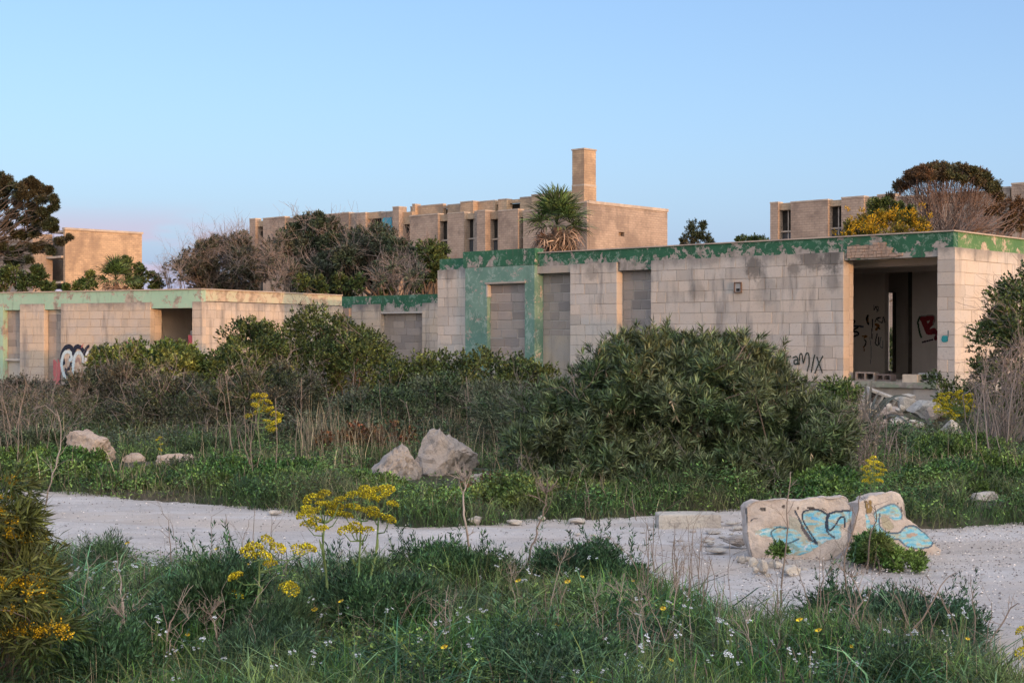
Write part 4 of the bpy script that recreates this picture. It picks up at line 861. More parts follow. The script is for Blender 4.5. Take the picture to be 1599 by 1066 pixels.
# pine at the left edge
rg = np.random.RandomState(44)
tree("pine_tree", "tall dark pine reaching in from the left edge above the left hut", [(a_ + rg.uniform(-7, 7), b_ + rg.uniform(-5, 5), Y_ + rg.uniform(-.8, .8), r_ * rg.uniform(.4, .75)) for _ in range(2) for (a_, b_, Y_, r_) in [(8, 285, 60, 15), (25, 292, 60, 13), (5, 300, 60, 14), (42, 290, 60, 11), (58, 295, 60, 11), (70, 302, 60, 9), (30, 305, 60, 12), (50, 308, 60, 10), (10, 318, 61, 14), (28, 322, 61, 13), (66, 316, 59, 8), (80, 312, 59, 6), (44, 326, 60, 12), (20, 338, 62, 14), (58, 334, 60, 11), (74, 332, 60, 9), (84, 343, 60, 9), (40, 345, 60, 12), (66, 350, 60, 11), (8, 352, 62, 13), (52, 360, 61, 11), (80, 356, 60, 8), (91, 356, 60, 6), (28, 362, 61, 10),
    (60, 388, 59, 7), (72, 384, 59, 7), (84, 390, 59, 8), (94, 380, 59, 7), (103, 374, 59, 5), (42, 386, 60, 8), (24, 392, 60, 8), (8, 385, 61, 9), (30, 408, 60, 8), (10, 404, 61, 8), (-10, 300, 62, 20), (-25, 340, 62, 22), (-20, 280, 62, 14), (2, 275, 61, 9), (62, 288, 60, 4), (48, 282, 60, 4), (88, 322, 60, 4), (60, 420, 59, 6), (48, 405, 59, 6)]], (-45, 62), PINE, 110, K=9, L=.11, Wd=.03, per=60, flat=.6, trunk=.16, bark=DTWIG, fl=.8, lr=.22)
tree("evergreen_bush", "dark bushes under the pine at the left edge", [(5, 435, 57, 16), (25, 430, 57, 15), (45, 445, 57, 14), (62, 438, 57, 12), (75, 448, 56, 10), (-10, 440, 57, 18), (60, 424, 57, 8)], (25, 57), LENT, 111, per=60, trunk=.08, cat="bush")
tree("evergreen_bush", "dark leafy bush right of the small palm on the left", [(205, 415, 62, 11), (222, 425, 62, 12), (238, 435, 61, 11), (215, 442, 61, 13), (245, 447, 61, 9), (195, 408, 62, 6)], (222, 62), LENT, 112, per=55, trunk=.08, cat="bush")
tree("evergreen_bush", "low bush between the orange wall and the small palm", [(135, 440, 63, 9), (122, 450, 62, 8), (145, 448, 62, 8), (105, 452, 62, 7), (140, 430, 63, 5)], (132, 63), BRI, 113, per=40, ntw=2, trunk=.05, cat="bush")
# trees on the right
tree("conifer", "small conifer showing above the near hut roof", [(1084, 352, 72, 7), (1078, 362, 72, 9), (1092, 362, 72, 9), (1072, 374, 72, 9), (1088, 374, 72, 10), (1102, 372, 72, 7), (1098, 352, 72, 5), (1066, 378, 72, 6), (1108, 378, 72, 6)], (1086, 72), UMB, 114, K=8, L=.11, Wd=.035, per=36, trunk=.08)
tree("evergreen_bush", "low green bush peeping over the roof left of the right block", [(1165, 376, 70, 9), (1180, 374, 70, 8), (1192, 377, 70, 8), (1152, 380, 70, 6)], (1172, 70), LENT, 115, per=40, trunk=.06, cat="bush")
yac = tree("acacia_bush", "yellow flowering bush above the near hut roof", [(1330, 356, 46, 13), (1350, 350, 46, 14), (1375, 345, 46, 14), (1398, 345, 46, 15), (1420, 347, 46, 14), (1438, 356, 46, 12), (1360, 362, 45, 13), (1400, 362, 45, 13), (1322, 366, 46, 9), (1440, 368, 46, 10), (1340, 366, 46, 10)], (1385, 46), ACA, 116, L=.08, Wd=.03, per=60, trunk=.07, cat="bush")
tree("evergreen_bush", "dark bush between the yellow bush and the umbrella tree", [(1365, 322, 56, 9), (1385, 320, 56, 10), (1402, 326, 56, 9), (1420, 330, 56, 9), (1375, 332, 56, 11), (1410, 338, 56, 10)], (1388, 56), LENT, 117, per=50, trunk=.07, cat="bush")
rg = np.random.RandomState(9); ul = []
for i in range(140):
    rr = math.sqrt(rg.rand()); th = rg.uniform(0, 6.283); ul.append((1475 + 91 * rr * math.cos(th), 257 + 44 * (abs(rr * math.cos(th)) ** 3.0) + 6 * rr ** 2 + rg.uniform(0, 17), 60 + 2.2 * rr * math.sin(th), rg.uniform(5, 7.5)))
ut = tree("umbrella_tree", "tall umbrella shaped tree with bare reddish limbs above the near hut corner", ul, (1478, 60), UMB, 118, K=9, L=.10, Wd=.032, per=40, trunk=.14, bark=UTW, fl=.42, sub_n=2, flat=.7, lr=.13)
items = []; rng = np.random.RandomState(3)
for i in range(30):
    a_ = W(1478 + rng.uniform(-12, 12), 372, 60); u = rng.uniform(-1, 1); b_ = W(1476 + 80 * u, 288 + 26 * u * u + rng.uniform(-4, 8), 60 + rng.uniform(-1.8, 1.8))
    pts = arc(a_, b_, rng, 7, .05); items.append((pts, .028, .010))
    for q in range(3): k = rng.randint(2, 6); items.append((arc(pts[k], W(1476 + 84 * u + rng.uniform(-14, 14), 282 + 26 * u * u + rng.uniform(-6, 16), 60 + rng.uniform(-1.8, 1.8)), rng, 5, .08), .016, .006))
sub(ut, tubes("bare_twigs", items, UTW, ut, 4))
lt = tree("leaning_tree", "low tree leaning right beside the umbrella tree with reddish leaf tips", [(1560, 325, 57, 10), (1575, 322, 57, 10), (1592, 330, 57, 11), (1580, 340, 57, 10), (1596, 348, 57, 11), (1605, 335, 57, 12), (1570, 350, 57, 9), (1545, 330, 57, 7), (1590, 318, 57, 8), (1585, 358, 57, 9)], (1500, 57), UMB, 119, L=.10, Wd=.032, per=46, trunk=.1, bark=UTW, fl=.3)
items = []
for i in range(40):
    pts = arc(W(1495 + rng.uniform(-25, 15), 376, 57), W(rng.uniform(1500, 1595), rng.uniform(325, 362), 57 + rng.uniform(-1, 1)), rng, 7, .06); items.append((pts, .03, .01))
    items.append((arc(pts[3], pts[6] + rng.normal(size=3) * .4, rng, 5, .1), .014, .005))
sub(lt, tubes("bare_twigs", items, UTW, lt, 4))
items = []
bt = thing("bare_tamarisk", "leafless pinkish bush under the umbrella tree, against the right block", "tree", W(1440, 0, 58) * 1); bt.location.z = 0
for i in range(30):
    pts = arc(W(1455 + rng.uniform(-50, 60), 380, 58), W(rng.uniform(1395, 1560), rng.uniform(318, 365), 58 + rng.uniform(-1, 1)), rng, 6, .06); items.append((pts, .018, .005))
    for q in range(2): items.append((arc(pts[3], pts[5] + rng.normal(size=3) * .35, rng, 4, .1), .009, .004))
sub(bt, tubes("twigs", items, UTW, bt, 3))
items = [(np.array([W(1440 + rng.uniform(-9, 9), 470, 58) * 1 for _ in range(1)] + [W(1455, 380, 58)]), .05, .04)]
# ------------------------------------------------------------------ palms
def fan_mesh(name, R, n, droop, mat, seed, fold=.25, pet=.9):
    rng = np.random.RandomState(seed); V, Q = [], []
    # petiole along +X then leaflets in a fan
    V += [(0, -.012, 0), (0, .012, 0), (pet, .008, .02), (pet, -.008, .02)]; Q.append((0, 1, 2, 3))
    for i in range(n):
        a = (i / (n - 1) - .5) * math.radians(215) + rng.normal() * .03; L = R * (1 - .22 * abs(i / (n - 1) - .5) * 2) * rng.uniform(.88, 1.05)
        d = np.array([math.cos(a), math.sin(a), fold * abs(math.sin(a))]); s = np.array([-math.sin(a), math.cos(a), 0]) * (.012 + .012 * R); o = np.array([pet, 0, .02])
        m = o + d * L * .55; t1 = o + d * L * .8 - np.array([0, 0, droop * L * .12]); t = o + d * L - np.array([0, 0, droop * L * rng.uniform(.25, .6)]); k = len(V)
        V += [tuple(o - s * .25), tuple(o + s * .25), tuple(m + s), tuple(m - s), tuple(t1 + s * .7), tuple(t1 - s * .7), tuple(t + s * .1), tuple(t - s * .1)]
        Q += [(k, k + 1, k + 2, k + 3), (k + 3, k + 2, k + 4, k + 5), (k + 5, k + 4, k + 6, k + 7)]
    me = np_mesh(name, V, Q); me.materials.append(mat); return me
def palm(label, px, Yd, zc, R, nf, nd, seed, trunk_r=.2):
    rng = np.random.RandomState(seed); b = W(px, 0, Yd); o = thing("fan_palm", label, "palm tree", (b.x, b.y, 0))
    tr = tubes("trunk", [(np.array([(0, 0, -.1), (.03, 0, zc * .5), (0, .02, zc - .1)]), trunk_r, trunk_r * .8)], plain_mat("palm_trunk", (.13, .09, .07), (.24, .17, .13), 9, .03), o, 10)
    ms = [fan_mesh("frond", R * .66, 17, .45, PALM, seed + i, pet=R * .5) for i in range(3)]; md = [fan_mesh("dead_frond", R * .55, 14, 1.2, PALMD, seed + 9 + i, pet=R * .45) for i in range(2)]
    for i in range(nf):
        f = mesh_obj("frond", ms[i % 3], None, o); f.location = (0, 0, zc); el = math.radians(rng.uniform(-12, 88)); f.rotation_euler = Matrix.Rotation(i * 2.399 + rng.normal() * .2, 4, 'Z').to_euler(); f.rotation_euler = (Matrix.Rotation(i * 2.399, 3, 'Z') @ Matrix.Rotation(-el, 3, 'Y') @ Matrix.Rotation(rng.uniform(-.6, .6), 3, 'X')).to_euler(); f.scale = (rng.uniform(.85, 1.08),) * 3
    for i in range(nd):
        f = mesh_obj("dead_frond", md[i % 2], None, o); f.location = (0, 0, zc - rng.uniform(.05, .3)); el = math.radians(rng.uniform(-85, -20)); f.rotation_euler = (Matrix.Rotation(rng.uniform(0, 6.28), 3, 'Z') @ Matrix.Rotation(-el, 3, 'Y') @ Matrix.Rotation(rng.uniform(-.8, .8), 3, 'X')).to_euler()
    return o
zp = W(870, 351, 48).z
palm("fan palm with a skirt of dead brown fronds above the near hut roof", 870, 48, zp, 1.25, 42, 48, 7, .22)
palm("small fan palm above the roof of the left hut", 181, 58, W(181, 437, 58).z, 1.0, 34, 30, 19, .14)

bush("leafy_shrub", "dark shrub seen through the slit window at the back of the open room", [(1392, 560, 44, 22, 38, .8)], 40, .22, 26, 8, .08, .04, (.3, 1.3), .12, LENT, 48, nbr=10)
DUN = leaf_mat("withered_spike", (.16, .115, .10), (.24, .17, .14), (.13, .11, .09), trans=.2)
# ------------------------------------------------------------------ rocks, slabs, rubble
def rock(name, label, px, pyb, w, h, seed, mat, depth=.8, Yd=None, cat="rock", group=None, cuts=7, rough=.16, sub_=4, rz=None, peak=None, sink=.12):
    rng = np.random.RandomState(seed); Yd = Yd or gY(pyb); bm = bmesh.new(); bmesh.ops.create_icosphere(bm, subdivisions=sub_, radius=1.0)
    pl = [(norm(rng.normal(size=3)), rng.uniform(.55, .85)) for _ in range(cuts)]; so = Vector(rng.uniform(-50, 50, 3))
    for v in bm.verts:
        c = np.array(v.co)
        for n, d in pl:
            k = c @ n
            if k > d: c = c - n * (k - d) * .92
        q = Vector(c); f = 1 + rough * 1.3 * noise.fractal(q * 1.3 + so, 1.0, 2.0, 5) - rough * .9 * abs(noise.noise(q * 3.1 + so)) + rough * .4 * noise.noise(q * 8 + so); c = c * f
        if peak: c[0] += peak * max(c[2], 0) ; c[0] *= 1 - .5 * max(0, c[2])
        v.co = c
    xs = [v.co.x for v in bm.verts]; zs = [v.co.z for v in bm.verts]; ys = [v.co.y for v in bm.verts]
    sx = w * Yd / F / (max(xs) - min(xs)); sz = h * Yd / F * (1 + sink) / (max(zs) - min(zs)); sy = w * Yd / F * depth / (max(ys) - min(ys))
    for v in bm.verts: v.co = ((v.co.x - (max(xs) + min(xs)) / 2) * sx, (v.co.y) * sy, (v.co.z - min(zs)) * sz)
    me = bpy.data.meshes.new(name); bm.to_mesh(me); bm.free()
    b = W(px, pyb, Yd); o = mesh_obj(name, me, mat); o.location = (b.x, b.y, b.z - h * Yd / F * sink)
    if rz: o.rotation_euler = (0, 0, rz)
    tag(o, label, cat, group); return o
rock("boulder", "pale pinkish boulder with ribbed face at the left beside the grass bank", 141, 727, 74, 57, 1, ROCKP, .8, cuts=10, Yd=18.2)
rock("boulder", "grey boulder leaning left of the taller peaked boulder", 613, 760, 92, 68, 2, ROCK, .8, Yd=16.4, cuts=12, peak=.15, rough=.2)
rock("boulder", "tall peaked grey boulder in front of the dark bushes", 698, 765, 100, 97, 13, ROCK, .75, Yd=17.0, cuts=12, peak=-.10, rough=.2)
rock("boulder", "low grey rock at the right foot of the peaked boulder", 752, 768, 66, 30, 4, ROCK, .6, Yd=16.0)
rock("flat_stone", "flat pale stone below the leaning grey boulder", 588, 772, 64, 24, 5, RUB, .6, Yd=15.6, cat="stone")
rock("flat_stone", "small pink stone lying on the flat pale stone", 588, 753, 30, 10, 6, ROCKP, .6, Yd=15.7, cat="stone")
rock("flat_stone", "long low pale stone in the grass right of the pinkish boulder", 274, 734, 70, 27, 7, ROCKP, .5, Yd=18.0, cat="stone")
rock("flat_stone", "low stone between the pinkish boulder and the long pale stone", 208, 732, 38, 26, 8, ROCKP, .6, Yd=18.2, cat="stone")
rock("flat_stone", "small grey stone in grass left of the red bramble", 460, 740, 36, 26, 9, ROCK, .7, Yd=17.4, cat="stone")
rock("flat_stone", "small pale stone at the far track edge below the distant fennel", 430, 802, 22, 6, 10, RUB, .7, cat="stone", Yd=13.6)
rock("edge_stone", "pale wedge shaped stone on the far track edge", 742, 818, 24, 13, 11, RUB, .8, cat="stone", rough=.1)
rock("edge_stone", "pale flat stone on the track edge left of the second dead umbel", 803, 818, 26, 8, 12, RUB, .8, cat="stone", rough=.08)
rock("edge_stone", "small stone on the track edge right at the second dead umbel", 846, 812, 13, 8, 15, RUB, .8, cat="stone", rough=.08)
rock("edge_stone", "pale flat stone on the track edge below the bright weeds", 901, 815, 27, 7, 14, RUB, .8, cat="stone", rough=.06)
rock("boulder", "rounded pale rock in weeds at the far right", 1540, 792, 48, 26, 16, RUB, .8, Yd=14.0)
rock("boulder", "small white rock at the track edge right of the graffitied slabs", 1496, 822, 10, 11, 17, RUB, .8, Yd=12.9)
rock("boulder", "pale broken rock right of the rubble heap, below the yellow fennel", 1483, 690, 38, 36, 18, RUB, .8, Yd=22.6, cuts=12)
tb = rock("squared_stone", "squared pale stone left of the rock below the yellow fennel", 1506, 692, 30, 16, 19, RUB, .6, Yd=22.2, cat="stone", cuts=3)
rock("boulder", "dark grey stone on the near verge among tall stalks", 1335, 938, 12, 14, 20, ROCK, .9, Yd=9.3, sub_=3)
rock("flat_stone", "pale stone slab just behind the dark fennel mound on the right", 1390, 942, 60, 9, 21, RUB, .5, Yd=9.2, cat="stone")
rock("flat_stone", "pale upright stone at the back of the dark fennel mound", 1440, 946, 26, 16, 22, RUB, .6, Yd=9.0, cat="stone")
rock("flat_stone", "pale stone half hidden in the left foreground grass", 106, 906, 24, 14, 23, RUB, .8, Yd=9.0, cat="stone")
# small stones heaped at the foot of the left slab
for i, (px, pyb, w, h) in enumerate(((1176, 884, 17, 15), (1191, 894, 17, 21), (1180, 894, 11, 10), (1205, 887, 15, 12), (1215, 888, 16, 13), (1236, 897, 30, 16), (1226, 893, 12, 8), (1168, 878, 14, 10), (1157, 880, 13, 13), (1152, 874, 9, 7), (1320, 880, 14, 13), (1198, 900, 12, 6), (1256, 891, 12, 6))):
    rock("rubble_stone", "small pale stone in the loose heap at the foot of the left graffitied slab", px, pyb, w, h, 30 + i, RUB, .9, sub_=3, cat="stone", group="stones heaped at the foot of the slab", rough=.1)
# thin slabs and stones on the track left of the graffitied slabs
rng = np.random.RandomState(77)
for i in range(34):
    px = rng.uniform(1105, 1172); py = rng.uniform(812, 862); w = rng.uniform(8, 28)
    if i > 22: px = rng.uniform(880, 1100); py = rng.uniform(826, 848); w = rng.uniform(6, 16)
    rock("broken_stone", "thin broken stone slab lying on the track left of the graffitied slabs", px, py, w, w * rng.uniform(.14, .3), 60 + i, RUB if rng.rand() < .6 else ROCK, .8, sub_=2, cat="stone", group="broken slabs scattered on the track", rough=.12, rz=rng.uniform(0, 3))
rock("flat_stone", "dark topped flat slab close to the left graffitied slab", 1150, 851, 44, 15, 98, ROCK, .7, Yd=11.6, cat="stone", cuts=3)
rock("flat_stone", "flat pale slab lowest on the track left of the graffitied slabs", 1118, 862, 34, 7, 99, RUB, .7, cat="stone")
# rubble heap below the open room
rng = np.random.RandomState(12)
for i, (px, py, w, h, Yd) in enumerate(((1318, 628, 36, 30, 27.5), (1345, 645, 30, 20, 26.5), (1322, 650, 26, 18, 26), (1390, 652, 34, 16, 26.5), (1418, 640, 26, 22, 27.2), (1445, 655, 44, 26, 26), (1462, 662, 30, 24, 25.6), (1405, 665, 28, 14, 25.4), (1300, 655, 24, 20, 25.8), (1375, 668, 26, 14, 25), (1430, 668, 22, 12, 25), (1335, 668, 26, 16, 25), (1395, 636, 18, 12, 27.6), (1452, 640, 18, 14, 27.6), (1310, 668, 22, 14, 25))):
    rock("rubble_stone", "pale broken stone in the rubble heap below the open room", px, py + 2, w * 1.2, h * 1.25, 120 + i, RUB if i % 3 else ROCKP, .9, Yd=Yd, sub_=3, cat="stone", group="rubble heap below the open room", cuts=9, rough=.12)
rr_ = np.random.RandomState(64)
for i in range(26):
    rock("broken_stone", "small pale rubble piece spilled below the sill of the open room", rr_.uniform(1300, 1475), rr_.uniform(640, 680), rr_.uniform(9, 20), rr_.uniform(6, 14), 400 + i, RUB, .8, Yd=rr_.uniform(24.3, 26.5), sub_=2, cat="stone", group="rubble heap below the open room", rough=.12)
me_ = MB().box(-.26, .26, -.1, .1, 0, .06)
o = MB().box(-.30, .30, -.14, .14, -.03, .03).build("stone_beam", RUB); o.location = W(1402, 621, 27.6); o.rotation_euler = (.1, -.12, .2); tag(o, "narrow squared stone lying across the top of the rubble heap", "stone")
o = MB().box(-.36, .36, -.2, .2, -.22, .22).build("broken_wall_piece", plain_mat("rosy_stone", (.44, .31, .24), (.50, .40, .33), 6, .02)); o.location = W(1330, 622, 27.4); o.rotation_euler = (.2, .5, .4); tag(o, "rosy tilted stone at the left of the rubble heap", "stone")
def hollow_block(label, loc, rot, mat, group=None, L=.46, H=.2, D=.2):
    o = empty("hollow_block", loc); o.rotation_euler = rot; tag(o, label, "concrete block", group); m = MB(); t = .035
    m.box(-L / 2, L / 2, -D / 2, D / 2, 0, t).box(-L / 2, L / 2, -D / 2, D / 2, H - t, H)
    for x in (-L / 2, -t / 2, L / 2 - t): m.box(x, x + t, -D / 2 + .001, D / 2 - .001, t, H - t)
    m.build("shell", mat, o); MB().box(-L / 2 + t, L / 2 - t, D / 2 - .03, D / 2 - .015, t, H - t).build("hollow_shade", DARK, o); return o  # dark plate imitates the shade inside the hollows
def onsill(px, v): x = fa.xat(px, v); return fa.C + fa.R * x + fa.V * v + Vector((0, 0, SILL))
hollow_block("grey hollow block on the sill at the left of the open room", onsill(1353, .38), (0, 0, fa.a + .1), CBLK); hollow_block("darker hollow block second from left on the sill", onsill(1383, .45), (0, 0, fa.a - .1), stone_mat("dark_block", (.16, .12, .11), (.1, .08, .075), (.2, .15, .13), .2, dirtz=-3), L=.4, H=.16)
o = MB().box(-.18, .18, -.09, .09, 0, .17).build("stone_block", plain_mat("cream_stone", (.62, .52, .40), (.55, .46, .36), 8, .004)); o.location = onsill(1424, .18); o.rotation_euler = (0, 0, fa.a - .05); tag(o, "clean cream stone block on the sill edge of the open room", "stone block")
hollow_block("pale hollow block on the sill beside the corner pier", onsill(1451, .42), (0, 0, fa.a + .05), CMORT, L=.42, H=.2)
o = hollow_block("white hollow block tipped over on the rubble heap", W(1367, 634, 27), (.3, .35, .2), RUB, L=.52, H=.26); o.scale = (1.1, 1.1, 1.1)
# squared stone on the far edge of the track
bm = bmesh.new(); bmesh.ops.create_cube(bm, size=1.0); bmesh.ops.subdivide_edges(bm, edges=bm.edges[:], cuts=14, use_grid_fill=True)
for v in bm.verts:
    c = v.co.copy(); q = c * 3; n_ = noise.fractal(q + Vector((5, 2, 1)), 1, 2, 4) * .035
    cor = max(0, abs(c.x) - .44) + max(0, abs(c.z) - .4); v.co = Vector((c.x * .56, c.y * .26, c.z * .155)) * (1 + n_ * .5) - c * cor * .12
    if c.z < -.4: v.co.z += .03 * noise.noise(c * 7)
me = bpy.data.meshes.new("squared_stone"); bm.to_mesh(me); bm.free()
o = mesh_obj("squared_stone", me, RUB); b = W(1074, 826, 12.75); o.location = (b.x, b.y, b.z + .075); o.rotation_euler = (0, 0, .04); tag(o, "long squared pale stone on the far edge of the track", "stone")
cover_rng = np.random.RandomState(88)
for i in range(16):
    rock("small_stone", "small pale stone lying in the weeds around the grey boulders", cover_rng.uniform(545, 790), cover_rng.uniform(768, 792), cover_rng.uniform(8, 20), cover_rng.uniform(4, 10), 300 + i, RUB if i % 2 else ROCK, .8, sub_=2, cat="stone", group="small stones around the grey boulders", rough=.12)
# ---- the two graffitied slabs
def slab(name, label, outline, Yd, thick, items, rz=0.0, tilt=0.0, seed=1, k=1 / 4.57, x0=1140, y0=750, vox=.0068):
    px = [(x0 + x * k, y0 + y * k) for x, y in outline]; cx = sum(p[0] for p in px) / len(px); base = W(cx, max(p[1] for p in px), Yd)
    S = Yd / F; zb = EYE + (HY - max(p[1] for p in px)) * S
    pl = np.array([((p[0] - cx) * S, EYE + (HY - p[1]) * S - zb) for p in px])
    n = len(pl); me = bpy.data.meshes.new(name); V = [(p[0], 0, p[1]) for p in pl] + [(p[0], thick, p[1]) for p in pl]
    me.from_pydata(V, [], [tuple(range(n)), tuple(reversed(range(n, 2 * n)))] + [(i, i + n, (i + 1) % n + n, (i + 1) % n) for i in range(n)]); me.update()
    o = bpy.data.objects.new(name, me); COL.objects.link(o); md = o.modifiers.new("r", 'REMESH'); md.mode = 'VOXEL'; md.voxel_size = vox
    bpy.context.view_layer.update(); ev = o.evaluated_get(bpy.context.evaluated_depsgraph_get()); m2 = bpy.data.meshes.new_from_object(ev); o.modifiers.clear(); o.data = m2; m2.materials.clear(); m2.materials.append(CHUNK)
    N = len(m2.vertices); co = np.zeros(N * 3, np.float32); m2.vertices.foreach_get("co", co); co = co.reshape(-1, 3); nr = np.zeros(N * 3, np.float32); m2.vertices.foreach_get("normal", nr); nr = nr.reshape(-1, 3)
    P2 = np.stack([x0 + 0 * co[:, 0], 0 * co[:, 0]], 1); P2[:, 0] = (co[:, 0] / S + cx - x0) / k; P2[:, 1] = (HY - (co[:, 2] + zb - EYE) / S - y0) / k
    col, al = paint_eval(P2.astype(float), items); al = al & (nr[:, 1] < -.45)
    so = Vector((seed * 7.7, 3, 1)); dv = np.array([noise.fractal(Vector(map(float, c)) * 7 + so, 1, 2, 6) * .016 - abs(noise.noise(Vector(map(float, c)) * 3.2 + so)) * .022 for c in co]); co = co + nr * dv[:, None]
    m2.vertices.foreach_set("co", co.astype(np.float32).ravel()); m2.polygons.foreach_set("use_smooth", np.ones(len(m2.polygons), bool))
    nse = np.array([noise.noise(Vector((float(p[0]) * .018, float(p[1]) * .05, seed))) for p in P2])
    pal = ((nse > .16)[:, None]) & al[:, None] & (col[:, 2:3] > .35); col = np.where(pal, np.array([[.42, .44, .36]]), col); col = np.where((nse < -.22)[:, None] & al[:, None] & (col[:, 2:3] > .35), np.array([[.16, .46, .62]]), col)
    ca = m2.color_attributes.new("paint", 'FLOAT_COLOR', 'POINT'); ca.data.foreach_set("color", np.c_[col, al.astype(float)].astype(np.float32).ravel()); m2.update()
    o.location = (base.x, Yd, zb - .02); o.rotation_euler = (tilt, 0, rz); tag(o, label, "concrete slab"); return o
CY, NVY, WHT, BLU = (.30, .54, .60), (.035, .05, .08), (.55, .66, .68), (.12, .38, .64)
it1 = [('f', [(180, 345), (350, 308), (425, 318), (500, 300), (530, 205), (600, 190), (700, 215), (860, 195), (868, 260), (800, 300), (790, 390), (700, 410), (560, 495), (440, 515), (330, 470), (300, 390), (235, 385)], CY),
    ('f', [(430, 230), (500, 270), (600, 420), (560, 420), (480, 340), (430, 320)], (.42, .40, .33)), ('f', [(540, 230), (600, 215), (640, 260), (600, 330), (560, 290)], (.36, .42, .38)), ('s', [(600, 255), (625, 262)], 34, BLU), ('s', [(560, 430), (620, 420), (700, 400)], 16, WHT), ('s', [(540, 470), (545, 430)], 20, (.56, .6, .66)), ('s', [(190, 365), (260, 350), (330, 325)], 14, WHT), ('s', [(360, 470), (430, 440), (480, 470)], 30, (.22, .33, .30)),
    ('s', [(470, 200), (500, 260), (530, 330), (570, 390), (625, 435)], 14, NVY), ('s', [(520, 320), (575, 400)], 26, (.10, .09, .10)), ('s', [(625, 430), (560, 330), (524, 262), (530, 208), (580, 192), (650, 195), (700, 222), (760, 205), (862, 195)], 13, NVY), ('s', [(702, 222), (690, 290), (700, 350), (745, 388)], 13, NVY), ('s', [(720, 212), (702, 270), (712, 340), (760, 290), (790, 245), (818, 246), (822, 310)], 12, NVY),
    ('s', [(425, 326), (350, 320), (305, 348), (303, 375), (345, 436), (420, 430), (490, 400)], 11, (.08, .14, .18)), ('s', [(155, 275), (175, 258), (205, 256)], 5, NVY), ('s', [(118, 190), (124, 300), (132, 420), (165, 550)], 11, (.12, .12, .12)), ('s', [(232, 188), (252, 190)], 24, (.06, .05, .045)), ('s', [(388, 170), (394, 171)], 22, (.09, .07, .06)), ('s', [(565, 178), (600, 180)], 18, (.07, .055, .05)), ('s', [(490, 178), (494, 184)], 14, (.10, .07, .06)), ('s', [(668, 182), (700, 200)], 6, (.12, .10, .09))]
slab("concrete_chunk", "wider broken concrete slab with pale blue graffiti and rounded letter outlines", [(112, 175), (130, 148), (180, 127), (290, 118), (400, 110), (440, 124), (500, 122), (560, 116), (600, 100), (660, 95), (740, 92), (820, 87), (852, 104), (866, 200), (868, 260), (850, 330), (838, 460), (760, 525), (600, 578), (400, 565), (160, 558), (132, 400), (118, 260)], 10.85, .27, it1, rz=-.05, tilt=-.10, seed=1)
it2 = [('f', [(1040, 222), (1090, 188), (1150, 152), (1205, 162), (1240, 210), (1246, 255), (1190, 268), (1130, 232), (1085, 245), (1080, 300), (1130, 345), (1210, 350), (1270, 318), (1340, 318), (1400, 358), (1458, 412), (1440, 452), (1350, 466), (1270, 450), (1222, 408), (1150, 402), (1060, 362), (985, 335), (975, 230), (1000, 235), (1010, 290), (1045, 290)], CY),
    ('f', [(1268, 378), (1310, 358), (1352, 366), (1340, 382), (1290, 386)], (.48, .36, .29)), ('s', [(1110, 200), (1170, 175), (1210, 200)], 20, (.36, .58, .46)), ('s', [(1000, 320), (1060, 350), (1130, 380)], 16, (.14, .42, .58)), ('s', [(1240, 430), (1300, 445), (1370, 440), (1430, 415)], 14, (.16, .46, .62)), ('s', [(1180, 240), (1215, 235)], 26, WHT), ('f', [(1090, 240), (1140, 250), (1180, 310), (1150, 335), (1100, 310)], (.40, .36, .26)),
    ('s', [(1246, 258), (1242, 205), (1185, 152), (1090, 183), (1043, 215)], 12, (.16, .22, .26)), ('s', [(1082, 220), (1075, 300), (1120, 346), (1210, 356), (1270, 315), (1340, 312), (1400, 355), (1464, 410), (1444, 457), (1345, 468), (1262, 448), (1212, 402), (1150, 398), (1060, 368), (990, 345)], 12, (.09, .14, .20)), ('s', [(1242, 178), (1252, 205)], 13, (.12, .08, .07)), ('s', [(1218, 144), (1220, 150)], 9, (.1, .08, .07)), ('s', [(985, 140), (1000, 200), (1020, 190), (1012, 130)], 22, (.30, .20, .08)), ('s', [(975, 130), (990, 220)], 7, (.08, .07, .06))]
slab("concrete_chunk", "smaller slumped concrete slab on the right with a curling pale blue graffiti letter", [(935, 130), (1000, 117), (1008, 92), (1090, 74), (1180, 58), (1245, 78), (1272, 125), (1288, 255), (1335, 285), (1430, 365), (1472, 420), (1525, 490), (1500, 538), (1380, 530), (1240, 530), (1050, 470), (900, 450), (862, 420), (885, 320), (905, 240)], 11.1, .30, it2, rz=.10, tilt=-.14, seed=2)
